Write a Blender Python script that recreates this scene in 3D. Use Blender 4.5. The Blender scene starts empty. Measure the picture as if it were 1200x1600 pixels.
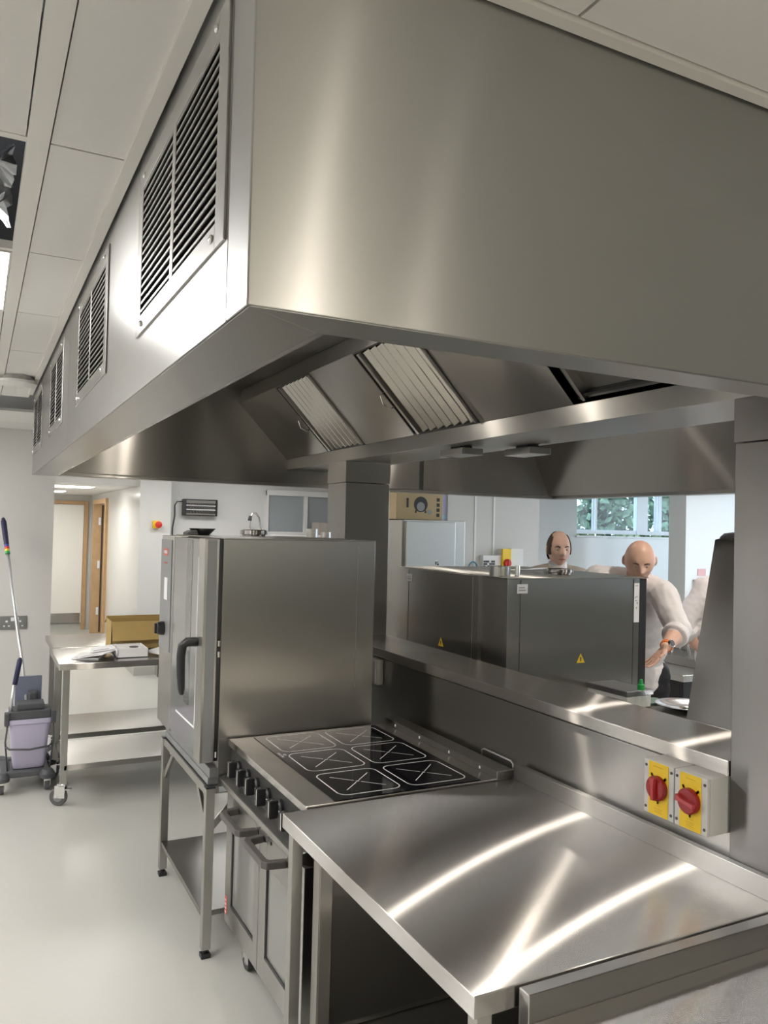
import bpy, bmesh, math, random
from mathutils import Vector, Matrix, noise
random.seed(7)
R = math.radians
# ------------------------------------------------------------------ camera, world, exposure
S = bpy.context.scene
COL = S.collection
H = 1.8
YAW, PIT, ROL, FPX = 0.471229, 0.021010, 0.024268, 1248.83
def cam_axes():
    f = Vector((math.sin(YAW)*math.cos(PIT), math.cos(YAW)*math.cos(PIT), math.sin(PIT)))
    r = Vector((math.cos(YAW), -math.sin(YAW), 0)); u = r.cross(f)
    c, s = math.cos(ROL), math.sin(ROL)
    return c*r+s*u, -s*r+c*u, f
_r, _u, _f = cam_axes()
cd = bpy.data.cameras.new('camera'); co = bpy.data.objects.new('camera', cd); COL.objects.link(co)
m = Matrix((( _r.x, _u.x, -_f.x, 0), (_r.y, _u.y, -_f.y, 0), (_r.z, _u.z, -_f.z, H), (0, 0, 0, 1)))
co.matrix_world = m
cd.sensor_fit = 'AUTO'; cd.sensor_width = 36; cd.lens = FPX/1600*36; cd.clip_start = .02
S.camera = co
W = bpy.data.worlds.new('world'); S.world = W; W.use_nodes = True
bgn = W.node_tree.nodes['Background']
bgn.inputs[0].default_value = (.72, .86, 1, 1); bgn.inputs[1].default_value = 5.0
S.view_settings.view_transform = 'Standard'; S.view_settings.look = 'None'
S.view_settings.gamma = 1; S.view_settings.use_curve_mapping = False
S.view_settings.exposure = 0.0
LED = 16.5          # strength of the ceiling panels
ZC = 2.544         # ceiling height

# ------------------------------------------------------------------ materials
def newmat(name):
    mt = bpy.data.materials.new(name); mt.use_nodes = True
    nt = mt.node_tree; b = nt.nodes['Principled BSDF']
    return mt, nt, b
def N(nt, t, **k):
    n = nt.nodes.new(t)
    for a, v in k.items(): setattr(n, a, v)
    return n
def plain(name, col, rough=.5, metal=0, var=.06, scale=6, bump=0, spec=.5, emit=None, est=0, trans=0, coat=0, alpha=1):
    mt, nt, b = newmat(name)
    b.inputs['Roughness'].default_value = rough; b.inputs['Metallic'].default_value = metal
    b.inputs['Specular IOR Level'].default_value = spec
    b.inputs['Transmission Weight'].default_value = trans
    b.inputs['Coat Weight'].default_value = coat
    b.inputs['Alpha'].default_value = alpha
    tc = N(nt, 'ShaderNodeTexCoord'); nz = N(nt, 'ShaderNodeTexNoise')
    nz.inputs['Scale'].default_value = scale; nz.inputs['Detail'].default_value = 4
    nt.links.new(tc.outputs['Object'], nz.inputs['Vector'])
    mx = N(nt, 'ShaderNodeMixRGB'); mx.inputs[1].default_value = tuple(c*(1-var) for c in col)+(1,)
    mx.inputs[2].default_value = tuple(min(1, c*(1+var)) for c in col)+(1,)
    nt.links.new(nz.outputs['Fac'], mx.inputs[0]); nt.links.new(mx.outputs[0], b.inputs['Base Color'])
    if bump:
        bp = N(nt, 'ShaderNodeBump'); bp.inputs['Strength'].default_value = bump; bp.inputs['Distance'].default_value = .01
        nt.links.new(nz.outputs['Fac'], bp.inputs['Height']); nt.links.new(bp.outputs[0], b.inputs['Normal'])
    if emit:
        b.inputs['Emission Color'].default_value = tuple(emit)+(1,); b.inputs['Emission Strength'].default_value = est
    return mt
def steel(name, col=(.62, .60, .57), rough=.3, aniso=.75, vert='h', top='y', cloud=.03, streak=.4, streak_r=.30, streak_a=.82):
    """brushed stainless; vert: brushing on upright faces (h / v); top: brushing on level faces (x / y)"""
    mt, nt, b = newmat(name); L = nt.links.new
    b.inputs['Metallic'].default_value = 1; b.inputs['Anisotropic'].default_value = aniso
    tc = N(nt, 'ShaderNodeTexCoord'); ge = N(nt, 'ShaderNodeNewGeometry')
    sep = N(nt, 'ShaderNodeSeparateXYZ'); L(ge.outputs['True Normal'], sep.inputs[0])
    ab = []
    for i in range(3):
        a = N(nt, 'ShaderNodeMath', operation='ABSOLUTE'); L(sep.outputs[i], a.inputs[0])
        g = N(nt, 'ShaderNodeMath', operation='GREATER_THAN'); L(a.outputs[0], g.inputs[0]); g.inputs[1].default_value = .7
        ab.append(g)
    # tangent
    def vmix(fac, v0, v1):
        mx = N(nt, 'ShaderNodeMix', data_type='VECTOR'); L(fac, mx.inputs['Factor'])
        for v, i in ((v0, 4), (v1, 5)):
            if isinstance(v, tuple): mx.inputs[i].default_value = v
            else: L(v, mx.inputs[i])
        return mx.outputs[1]
    T = {'x': (1., 0., 0.), 'y': (0., 1., 0.), 'z': (0., 0., 1.)}
    # the wide lobe lies across the brushing
    tn = vmix(ab[0].outputs[0], T['z'] if vert == 'h' else T['x'], T['z'] if vert == 'h' else T['y'])
    tn = vmix(ab[2].outputs[0], tn, T['y' if top == 'x' else 'x'])
    L(tn, b.inputs['Tangent'])
    cl = N(nt, 'ShaderNodeTexNoise'); cl.inputs['Scale'].default_value = 2.2; cl.inputs['Detail'].default_value = 5
    L(tc.outputs['Object'], cl.inputs['Vector'])
    b.inputs['Roughness'].default_value = rough
    mx = N(nt, 'ShaderNodeMixRGB'); mx.inputs[1].default_value = tuple(c*(1-cloud) for c in col)+(1,); mx.inputs[2].default_value = tuple(c*(1+cloud) for c in col)+(1,)
    L(cl.outputs['Fac'], mx.inputs[0]); L(mx.outputs[0], b.inputs['Base Color'])
    # second, strongly directional lobe of the fine brush lines
    gl = N(nt, 'ShaderNodeBsdfAnisotropic'); gl.distribution = 'GGX'; gl.inputs['Roughness'].default_value = streak_r; gl.inputs['Anisotropy'].default_value = streak_a
    t2 = vmix(ab[0].outputs[0], T['x'] if vert == 'h' else T['z'], T['y'] if vert == 'h' else T['z'])
    t2 = vmix(ab[2].outputs[0], t2, T[top]); L(t2, gl.inputs['Tangent']); L(mx.outputs[0], gl.inputs['Color'])
    ms = N(nt, 'ShaderNodeMixShader'); ms.inputs[0].default_value = streak
    L(b.outputs[0], ms.inputs[1]); L(gl.outputs[0], ms.inputs[2]); L(ms.outputs[0], nt.nodes['Material Output'].inputs[0])
    return mt
M = {}
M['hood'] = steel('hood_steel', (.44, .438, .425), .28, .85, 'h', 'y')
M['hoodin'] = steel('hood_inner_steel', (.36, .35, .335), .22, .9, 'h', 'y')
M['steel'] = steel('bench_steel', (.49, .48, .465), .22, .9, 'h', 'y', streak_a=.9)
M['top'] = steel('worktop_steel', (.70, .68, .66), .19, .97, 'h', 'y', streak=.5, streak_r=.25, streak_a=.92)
M['column'] = steel('shaded_steel', (.21, .205, .20), .26, .8, 'h', 'y')  # darkened copy of the stainless; dark reflections put into the colour
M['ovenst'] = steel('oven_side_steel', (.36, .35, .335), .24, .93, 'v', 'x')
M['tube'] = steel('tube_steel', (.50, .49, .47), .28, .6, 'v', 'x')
M['fridge'] = steel('fridge_steel', (.55, .54, .51), .30, .6, 'v', 'x')
M['chrome'] = plain('polished_chrome', (.82, .82, .82), .12, 1, .02)
M['baffle'] = plain('bright_baffle_steel', (.50, .49, .475), .14, 1, .04, 3)
M['darkmetal'] = plain('shadowed_gap_metal', (.05, .05, .05), .5, .5)
M['black'] = plain('black_plastic', (.018, .018, .02), .38, 0, .1, 20)
M['greyplastic'] = plain('dark_grey_plastic', (.075, .078, .085), .5, 0, .12, 12)
M['grillblade'] = plain('shaded_grille_blade', (.03, .03, .032), .5, .6)  # steel blades; the shade inside the grille is put into their colour
M['rubber'] = plain('grey_rubber_tyre', (.10, .10, .105), .6, 0, .1)
M['handle'] = plain('grey_brown_handle', (.085, .078, .072), .42, 0, .05)
M['panelgrey'] = plain('oven_panel_grey', (.22, .225, .23), .3, 0, .04)
M['wall'] = plain('painted_wall', (.64, .625, .60), .55, 0, .02, 2)
M['clad'] = plain('wall_cladding_gloss', (.70, .70, .685), .14, 0, .015, 2, spec=.5)
M['white'] = plain('white_plastic', (.80, .79, .77), .4, 0, .03)
M['ctile'] = plain('ceiling_tile', (.72, .705, .68), .8, 0, .02, 60, .05)
M['crail'] = plain('ceiling_rail', (.72, .70, .665), .5, 0, .01)
M['void'] = plain('void_dark', (.012, .013, .016), .8, 0, .3)
M['foil'] = plain('duct_foil', (.35, .36, .38), .35, .9, .5, 18, .8)
M['wood'] = plain('oak_frame', (.52, .33, .17), .5, 0, .18, 9)
M['door'] = plain('door_white', (.86, .84, .79), .4, 0, .01)
M['purple'] = plain('lilac_bucket', (.50, .47, .62), .42, 0, .04)
M['slate'] = plain('slate_blue_plastic', (.17, .19, .26), .5, 0, .06)
M['alu'] = plain('mop_alu', (.70, .70, .72), .3, .8, .03)
M['navy'] = plain('navy_grip', (.02, .02, .07), .5)
M['red'] = plain('signal_red', (.62, .03, .02), .4)
M['crimson'] = plain('switch_red', (.33, .012, .015), .3)
M['crimson2'] = plain('switch_red_grip', (.50, .05, .06), .3)
M['yellow'] = plain('signal_yellow', (.93, .62, .03), .45)
M['green'] = plain('green_cap', (.02, .42, .09), .35)
M['boxgrey'] = plain('switch_box_grey', (.66, .655, .63), .45)
M['card'] = plain('cardboard_brown', (.45, .31, .11), .75, 0, .08, 14)
M['card2'] = plain('cardboard_tan', (.58, .45, .27), .75, 0, .06, 14)
M['paper'] = plain('paper_white', (.86, .85, .85), .6, 0, .02)
M['ink'] = plain('printed_ink', (.05, .05, .055), .6)
M['inkg'] = plain('printed_grey', (.35, .35, .37), .6)
M['label'] = plain('label_white', (.82, .83, .86), .5)
M['redlabel'] = plain('label_red', (.70, .12, .09), .5)
M['ovenint'] = plain('oven_glass_grey', (.30, .30, .29), .10, .35, .05, 3)
M['glassdark'] = plain('door_glass', (.16, .165, .16), .06, 0, .05, spec=1.0)
M['hob'] = plain('hob_black_glass', (.004, .004, .006), .05, 0, .1, spec=.3)
M['hobline'] = plain('hob_white_line', (.75, .76, .78), .4)
M['skin'] = plain('skin', (.76, .50, .40), .5, 0, .08, 25)
M['skin2'] = plain('skin_tanned', (.76, .48, .37), .42, 0, .10, 25)
M['lips'] = plain('lips', (.42, .16, .13), .5)
M['hair'] = plain('brown_hair', (.06, .04, .028), .7, 0, .2, 60, .3)
M['chef'] = plain('chef_white_cotton', (.84, .81, .83), .8, 0, .02, 12, .1)
M['suit'] = plain('grey_beige_suit', (.40, .36, .31), .8, 0, .05, 40)
M['shirt'] = plain('shirt_white', (.80, .80, .82), .7)
M['trouser'] = plain('black_trousers', (.02, .02, .025), .8)
M['eye'] = plain('eye_white', (.70, .66, .62), .3)
M['iris'] = plain('iris_dark', (.03, .02, .015), .2)
M['orange'] = plain('orange_strap', (.9, .22, .04), .5)
M['blueband'] = plain('blue_hose', (.05, .22, .36), .4)
M['trunk'] = plain('tree_bark', (.10, .07, .05), .9, 0, .3, 20)
M['frame'] = plain('window_frame_white', (.82, .82, .82), .4)
M['led'] = plain('led_diffuser', (.9, .9, .9), .5, emit=(1, .985, .965), est=LED)
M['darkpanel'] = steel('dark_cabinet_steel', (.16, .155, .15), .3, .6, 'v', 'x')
M['led2'] = plain('led_diffuser_corridor', (.9, .9, .9), .5, emit=(1, .97, .90), est=22)
M['greenglass'] = plain('green_chopping_board', (.20, .33, .27), .4)
M['dish'] = plain('grey_tray', (.25, .25, .26), .3, .7)
M['socket'] = plain('socket_steel', (.30, .30, .30), .35, .8)
def glass(name, col=(.95, .98, 1), rough=0.0, mixv=.88):
    mt, nt, b = newmat(name)
    tr = N(nt, 'ShaderNodeBsdfTransparent'); tr.inputs[0].default_value = col+(1,)
    gl = N(nt, 'ShaderNodeBsdfGlossy'); gl.inputs['Roughness'].default_value = .02+rough
    fr = N(nt, 'ShaderNodeFresnel'); fr.inputs[0].default_value = 1.45
    ge = N(nt, 'ShaderNodeNewGeometry'); sb = N(nt, 'ShaderNodeMath', operation='SUBTRACT'); sb.inputs[0].default_value = 1; nt.links.new(ge.outputs['Backfacing'], sb.inputs[1])
    ml = N(nt, 'ShaderNodeMath', operation='MULTIPLY'); nt.links.new(fr.outputs[0], ml.inputs[0]); nt.links.new(sb.outputs[0], ml.inputs[1])
    mx = N(nt, 'ShaderNodeMixShader'); nt.links.new(ml.outputs[0], mx.inputs[0])
    nt.links.new(tr.outputs[0], mx.inputs[1]); nt.links.new(gl.outputs[0], mx.inputs[2])
    nt.links.new(mx.outputs[0], nt.nodes['Material Output'].inputs[0]); return mt
M['pane'] = glass('window_pane', (.82, .93, 1))
M['clear'] = glass('clear_plastic', (.9, .92, .9), .05)
def leaf():
    mt, nt, b = newmat('foliage'); tc = N(nt, 'ShaderNodeTexCoord'); v = N(nt, 'ShaderNodeTexNoise')
    v.inputs['Scale'].default_value = 7; v.inputs['Detail'].default_value = 6; nt.links.new(tc.outputs['Object'], v.inputs['Vector'])
    cr = N(nt, 'ShaderNodeValToRGB'); cr.color_ramp.elements[0].position = .35; cr.color_ramp.elements[0].color = (.05, .075, .05, 1)
    cr.color_ramp.elements[1].position = .65; cr.color_ramp.elements[1].color = (.22, .29, .17, 1)
    nt.links.new(v.outputs['Fac'], cr.inputs[0]); nt.links.new(cr.outputs[0], b.inputs['Base Color']); b.inputs['Roughness'].default_value = .7
    return mt
M['leaf'] = leaf()
def floormat():
    mt, nt, b = newmat('resin_floor'); tc = N(nt, 'ShaderNodeTexCoord'); L = nt.links.new
    n1 = N(nt, 'ShaderNodeTexNoise'); n1.inputs['Scale'].default_value = 1.3; n1.inputs['Detail'].default_value = 3
    n2 = N(nt, 'ShaderNodeTexNoise'); n2.inputs['Scale'].default_value = 45; n2.inputs['Detail'].default_value = 4
    L(tc.outputs['Object'], n1.inputs['Vector']); L(tc.outputs['Object'], n2.inputs['Vector'])
    mx = N(nt, 'ShaderNodeMixRGB'); mx.inputs[1].default_value = (.48, .475, .44, 1); mx.inputs[2].default_value = (.55, .545, .505, 1)
    L(n1.outputs['Fac'], mx.inputs[0]); L(mx.outputs[0], b.inputs['Base Color'])
    r = N(nt, 'ShaderNodeMapRange'); r.inputs[3].default_value = .22; r.inputs[4].default_value = .42; L(n1.outputs['Fac'], r.inputs[0]); L(r.outputs[0], b.inputs['Roughness'])
    bp = N(nt, 'ShaderNodeBump'); bp.inputs['Strength'].default_value = .08; bp.inputs['Distance'].default_value = .004
    L(n2.outputs['Fac'], bp.inputs['Height']); L(bp.outputs[0], b.inputs['Normal']); return mt
M['floor'] = floormat()

# ------------------------------------------------------------------ mesh helpers
WLOC = {}
def BM(): return bmesh.new()
def box(bm, x0, x1, y0, y1, z0, z1):
    v = [bm.verts.new(p) for p in ((x0,y0,z0),(x1,y0,z0),(x1,y1,z0),(x0,y1,z0),(x0,y0,z1),(x1,y0,z1),(x1,y1,z1),(x0,y1,z1))]
    for f in ((0,3,2,1),(4,5,6,7),(0,1,5,4),(1,2,6,5),(2,3,7,6),(3,0,4,7)): bm.faces.new([v[i] for i in f])
    return bm
def prism(bm, pts, axis, a, b):
    """extrude a polygon; axis y: pts are (x,z); axis x: pts are (y,z); axis z: pts are (x,y)"""
    def mk(p, t): return {'y': (p[0], t, p[1]), 'x': (t, p[0], p[1]), 'z': (p[0], p[1], t)}[axis]
    A = [bm.verts.new(mk(p, a)) for p in pts]; B = [bm.verts.new(mk(p, b)) for p in pts]
    n = len(pts); bm.faces.new(A); bm.faces.new(B[::-1])
    for i in range(n): bm.faces.new([A[i], B[i], B[(i+1) % n], A[(i+1) % n]])
    return bm
def cyl(bm, p0, p1, r0, r1=None, seg=20):
    r1 = r0 if r1 is None else r1
    p0, p1 = Vector(p0), Vector(p1); d = (p1-p0).normalized()
    a = d.orthogonal().normalized(); b = d.cross(a)
    A, B = [], []
    for i in range(seg):
        t = 2*math.pi*i/seg; q = a*math.cos(t)+b*math.sin(t)
        A.append(bm.verts.new(p0+q*r0)); B.append(bm.verts.new(p1+q*r1))
    bm.faces.new(A[::-1]); bm.faces.new(B)
    for i in range(seg): bm.faces.new([A[i], A[(i+1) % seg], B[(i+1) % seg], B[i]])
    return bm
def tube(bm, pts, r, seg=10):
    pts = [Vector(p) for p in pts]; rings = []; prev = None
    for i, p in enumerate(pts):
        d = (pts[min(i+1, len(pts)-1)]-pts[max(i-1, 0)]).normalized()
        a = d.orthogonal().normalized() if prev is None else (prev-d*prev.dot(d)).normalized()
        prev = a; b = d.cross(a); rr = r[i] if isinstance(r, (list, tuple)) else r
        rings.append([bm.verts.new(p+(a*math.cos(2*math.pi*k/seg)+b*math.sin(2*math.pi*k/seg))*rr) for k in range(seg)])
    for A, B in zip(rings, rings[1:]):
        for k in range(seg): bm.faces.new([A[k], A[(k+1) % seg], B[(k+1) % seg], B[k]])
    bm.faces.new(rings[0][::-1]); bm.faces.new(rings[-1]); return bm
def lathe(bm, prof, c, seg=28, axis='z'):
    rings = []
    for r, h in prof:
        ring = []
        for k in range(seg):
            t = 2*math.pi*k/seg; u, w = r*math.cos(t), r*math.sin(t)
            ring.append(bm.verts.new({'z': (c[0]+u, c[1]+w, c[2]+h), 'x': (c[0]+h, c[1]+u, c[2]+w), 'y': (c[0]+u, c[1]+h, c[2]+w)}[axis]))
        rings.append(ring)
    for A, B in zip(rings, rings[1:]):
        for k in range(seg): bm.faces.new([A[k], A[(k+1) % seg], B[(k+1) % seg], B[k]])
    bm.faces.new(rings[0]); bm.faces.new(rings[-1]); return bm
def ball(bm, c, r, sub=3, rot=None):
    r = (r, r, r) if not isinstance(r, (tuple, list)) else r
    mt = Matrix.Translation(c) @ (rot or Matrix.Identity(4)) @ Matrix.Diagonal((r[0], r[1], r[2], 1))
    bmesh.ops.create_icosphere(bm, subdivisions=sub, radius=1, matrix=mt); return bm
def xf(bm, mt):
    bmesh.ops.transform(bm, matrix=mt, verts=bm.verts); return bm
def setp(o, label=None, cat=None, group=None, kind=None):
    for k, v in (('label', label), ('category', cat), ('group', group), ('kind', kind)):
        if v: o[k] = v
    return o
def obj(name, bm, mat, parent=None, bevel=0, smooth=False, seg=2, label=None, mats=None):
    """world-space mesh; placed at its base (top level) or under its thing"""
    me = bpy.data.meshes.new(name); bmesh.ops.recalc_face_normals(bm, faces=bm.faces); bm.to_mesh(me); bm.free()
    o = bpy.data.objects.new(name, me); COL.objects.link(o)
    for mm in (mats or [mat]): me.materials.append(M[mm] if isinstance(mm, str) else mm)
    if parent is not None:
        base = WLOC[parent]; o.parent = parent
    else:
        xs = [v.co for v in me.vertices]
        base = Vector(((min(v.x for v in xs)+max(v.x for v in xs))/2, (min(v.y for v in xs)+max(v.y for v in xs))/2, min(v.z for v in xs)))
        o.location = base
    me.transform(Matrix.Translation(-base)); WLOC[o] = base
    if smooth:
        for p in me.polygons: p.use_smooth = True
        if smooth == 'a':
            me.set_sharp_from_angle(angle=R(35))
    if bevel:
        md = o.modifiers.new('bevel', 'BEVEL'); md.width = bevel; md.segments = seg; md.limit_method = 'ANGLE'; md.angle_limit = R(40)
    if label: o['label'] = label
    return o
def thing(name, label, cat, loc, group=None):
    o = bpy.data.objects.new(name, None); COL.objects.link(o); o.location = loc; o.empty_display_size = .1
    WLOC[o] = Vector(loc); return setp(o, label, cat, group)
def struct(name, bm, mat, bevel=0, smooth=False):
    return setp(obj(name, bm, mat, None, bevel, smooth), kind='structure')
def copytree(o, parent=None, dloc=None):
    c = o.copy(); COL.objects.link(c)
    if parent is not None: c.parent = parent
    if dloc is not None: c.location = o.location+Vector(dloc)
    WLOC[c] = WLOC[o]+Vector(dloc or (0, 0, 0))
    for ch in list(o.children): 
        if ch is not c: copytree(ch, c)
    return c
def textobj(name, s, size, mt, mat, parent, thick=.0006):
    cu = bpy.data.curves.new(name, 'FONT'); cu.body = s; cu.size = size; cu.extrude = thick; cu.align_x = 'CENTER'; cu.align_y = 'CENTER'
    t = bpy.data.objects.new('t', cu); COL.objects.link(t); bpy.context.view_layer.update()
    me = bpy.data.meshes.new_from_object(t); bpy.data.objects.remove(t)
    me.transform(mt); bm = BM(); bm.from_mesh(me); return obj(name, bm, mat, parent)
def frame_mat(o, x, y):       # matrix with local x -> x, local y -> y
    x, y = Vector(x).normalized(), Vector(y).normalized(); z = x.cross(y)
    return Matrix(((x.x, y.x, z.x, o[0]), (x.y, y.y, z.y, o[1]), (x.z, y.z, z.z, o[2]), (0, 0, 0, 1)))

# ------------------------------------------------------------------ ceiling lights
def led_panel(x0, x1, y0, y1, z, label, mt='led'):
    t = thing('ceiling_light', label, 'ceiling light', ((x0+x1)/2, (y0+y1)/2, z-.012), 'square ceiling light panels')
    bm = BM()
    for a in ((x0, x1, y0, y0+.01), (x0, x1, y1-.01, y1), (x0, x0+.01, y0+.01, y1-.01), (x1-.005, x1, y0+.01, y1-.01)): box(bm, *a, z-.003, z+.02)
    obj('light_frame', bm, 'crail', t)
    obj('diffuser', box(BM(), x0+.01, x1-.005, y0+.01, y1-.01, z-.002, z+.004), mt, t)
HOLES = []
YL = [-3.34+.72*i+.0 for i in range(16)]      # tile joints along y: ..., 1.70, 2.42, 3.14 ...
YL = [1.70+.72*i for i in range(-7, 9)]
led_panel(-.61, .064, 2.440, 3.130, ZC, 'bright square ceiling panel at the left edge, next to the open ceiling void')
LIGHTS = [(-1.69, -.5), (-1.69, 1.3), (-1.69, 3), (-1.69, 4.5), (-1.69, 6), (-2.3, 5.2), (-.97, 6.6), (4.9, 1), (4.9, 4), (6.9, 2.5), (6.9, 5), (1.5, 8.4), (2.9, 8.4)]  # panels out of view, several added to brighten left aisle and back area
def tilecell(v, base=1.70): return base+.72*math.floor((v-base)/.72)
cells = []
for lx, ly in LIGHTS:
    x0, y0 = tilecell(lx, .105-.04), tilecell(ly)
    if ly < .9 and lx > .3: y0 = tilecell(ly, .20)
    cells.append((x0, y0))
    led_panel(x0+.03, x0+.69, y0+.03, y0+.69, ZC, 'unseen square ceiling light panel added for room light')
led_panel(.74, 1.32, 10.55, 11.15, 2.24, 'nearer bright panel in the corridor ceiling above the white door', 'led2')
led_panel(.60, 1.16, 12.5, 13.1, 2.24, 'farther bright panel in the corridor ceiling, next to the door frames', 'led2')

# ------------------------------------------------------------------ room shell
X0, X1, Y0 = -2.7, 9.6, -3.4
bm = BM(); box(bm, X0, X1, Y0, 8.0, -.08, 0); box(bm, X0, 4.5, 8.0, 14.4, -.08, 0); struct('floor', bm, 'floor')
struct('wall_left', box(BM(), X0-.15, X0, Y0, 7.35, 0, 3.3), 'wall')
struct('wall_front', box(BM(), X0, X1, Y0-.15, Y0, 0, 3.3), plain('grey_green_wall', (.30, .31, .28), .6))
bm = BM(); box(bm, X1, X1+.15, Y0, 0, 0, 3.3); box(bm, X1, X1+.15, 0, 7.4, 0, .9); box(bm, X1, X1+.15, 0, 7.4, 2.45, 3.3); box(bm, X1, X1+.15, 7.4, 8.3, 0, 3.3)  # window openings and frames added in this unseen wall to let daylight in
struct('wall_right', bm, 'clad')
bm = BM()
for y in (0, 1.8, 3.65, 5.5, 7.34): box(bm, X1+.04, X1+.10, y, y+.06, .9, 2.45)
for z in (.9, 2.39): box(bm, X1+.04, X1+.10, 0, 7.4, z, z+.06)
wr = struct('added_window', bm, 'white')
struct('wall_partition', box(BM(), X0, .575, 7.2, 7.5, 0, 3.3), 'wall')
struct('wall_corridor_left', box(BM(), .25, .40, 7.5, 14.2, 0, 3.3), 'wall')
struct('wall_corridor_end', box(BM(), .25, 1.9, 14.2, 14.35, 0, 3.3), 'wall')
# corridor right wall with a doorway y 12.27..13.8
bm = BM(); box(bm, 1.72, 1.86, 9.9, 12.35, 0, 3.3); box(bm, 1.72, 1.86, 13.65, 14.2, 0, 3.3); box(bm, 1.72, 1.86, 12.35, 13.65, 2.1, 3.3)
struct('wall_corridor_right', bm, 'clad')
struct('wall_side_room', box(BM(), 2.9, 3.0, 11.6, 14.2, 0, 3.3), 'wall')
struct('wall_back_left', box(BM(), 1.72, 2.084, 9.75, 9.9, 0, 3.3), 'clad')
struct('wall_back_centre', box(BM(), 2.084, 4.5, 9.95, 10.1, 0, 3.3), 'clad')
struct('wall_return', box(BM(), 4.42, 4.5, 7.1, 9.95, 0, 3.3), 'clad')
bm = BM(); box(bm, 4.30, 5.47, 7.0, 7.1, 0, 3.3)
struct('wall_back_grey', bm, 'wall')
struct('wall_recess', box(BM(), 5.39, 5.47, 7.1, 8.0, 0, 3.3), 'wall')
# window wall, opening x 6.85..9.0, z 1.76..2.5
bm = BM(); box(bm, 5.4, 6.85, 8.0, 8.12, 0, 3.3); box(bm, 6.85, 9.1, 8.0, 8.12, 0, 1.755); box(bm, 6.85, 9.1, 8.0, 8.12, 2.5, 3.3); box(bm, 9.1, X1+.15, 8.0, 8.12, 0, 3.3)
struct('wall_window', bm, 'clad')
struct('wall_pier', box(BM(), 7.145, 8.1, 6.5, 6.75, 0, ZC), 'clad', .004)
for i, x in enumerate((4.635, 4.87)):
    struct('trim_%d' % (3+i), box(BM(), x-.012, x+.012, 6.992, 7.0, 0, ZC), 'white')
# ceilings
def ceil_tiles():
    tiles = BM(); rails = BM()
    def tile(x0, x1, y0, y1):
        if x1-x0 < .03 or y1-y0 < .03: return
        cx, cy = (x0+x1)/2, (y0+y1)/2
        for lx, ly in cells:
            if lx < cx < lx+.72 and ly < cy < ly+.72: return
        box(tiles, x0+.003, x1-.003, y0+.003, y1-.003, ZC, ZC+.018)
    # left aisle
    for i in range(len(YL)-1):
        y0, y1 = YL[i], YL[i+1]
        y0c, y1c = max(y0, Y0), min(y1, 7.2)
        if y1c <= y0c: continue
        void_near = abs(y0-1.70) < .01; light = abs(y0-2.42) < .01; far = 5.2 < y0 < 5.4
        if not far: tile(.105, .262, y0c, y1c) if y0c < 5.2 else tile(.105, 1.2, y0c, y1c)
        for k, (xa, xb) in enumerate(((-.655, .065), (-1.375, -.655), (-2.095, -1.375), (X0, -2.095))):
            if k == 0 and (void_near or light): 
                if void_near: continue
                continue
            if k == 0 and far: continue
            tile(xa, xb, y0c, y1c)
    box(rails, .065, .105, Y0, 7.2, ZC-.004, ZC+.02)
    box(rails, -.665, -.645, Y0, 7.2, ZC-.003, ZC+.02); box(rails, -1.385, -1.365, Y0, 7.2, ZC-.003, ZC+.02)
    box(rails, .247, .272, .89, 5.1, ZC-.012, ZC+.02)                   # edge angle along the hood
    box(rails, .262, 4.15, .895, .917, ZC-.008, ZC+.02)
    for y in (1.70, 2.42, 3.14): box(rails, -.65, .065, y-.011, y+.011, ZC-.002, ZC+.02)
    # front strip (towards the viewer)
    for ix in range(14):
        for iy in range(6):
            xa, xb = .03+.72*ix, .75+.72*ix
            yb = .20-.72*(iy-1); ya = yb-.72
            tile(max(xa, .262), min(xb, X1), max(ya, Y0), min(yb, .895))
    # beyond the far end and right of the hood
    for ix in range(14):
        for iy in range(-1, 9):
            xa, xb = 4.15+.72*ix, 4.87+.72*ix; ya, yb = .895+.72*iy, 1.615+.72*iy
            if iy >= 0: tile(xa, min(xb, X1), ya, min(yb, 8.0))
    for ix in range(6):
        for iy in range(7):
            xa, xb = 1.2+.72*ix, 1.92+.72*ix; ya, yb = 5.12+.72*iy, 5.84+.72*iy
            tile(xa, min(xb, 4.15 if ya < 7 else 4.42), ya, min(yb, 9.95))
    for iy in range(4): tile(.575, 1.2, 7.2+.72*iy, min(7.92+.72*iy, 9.9))
    o = struct('ceiling', tiles, 'ctile'); struct('trim_1', rails, 'crail')
ceil_tiles()
bm = BM(); box(bm, X0-.15, X1+.15, Y0-.15, 8.12, 3.3, 3.4); box(bm, X0-.15, 4.5, 8.12, 14.4, 3.3, 3.4); struct('ceiling_void', bm, 'void')
struct('ceiling_corridor', box(BM(), .40, 1.72, 9.9, 14.2, 2.24, 2.26), 'ctile')
struct('ceiling_bulkhead', box(BM(), .40, 1.72, 9.86, 9.9, 2.24, 3.3), 'wall')
struct('baseboard_left', prism(BM(), [(7.2, 0), (7.13, 0), (7.17, .02), (7.19, .1), (7.2, .1)], 'x', X0, .575), 'floor')
struct('baseboard_back', box(BM(), 1.70, 2.09, 9.73, 9.75, 0, .1), 'floor')
struct('baseboard_corridor', box(BM(), .4, 1.72, 14.18, 14.2, 0, .1), 'floor')
struct('baseboard_corridor_right', box(BM(), 1.70, 1.72, 9.75, 12.3, 0, .1), 'floor')
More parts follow.
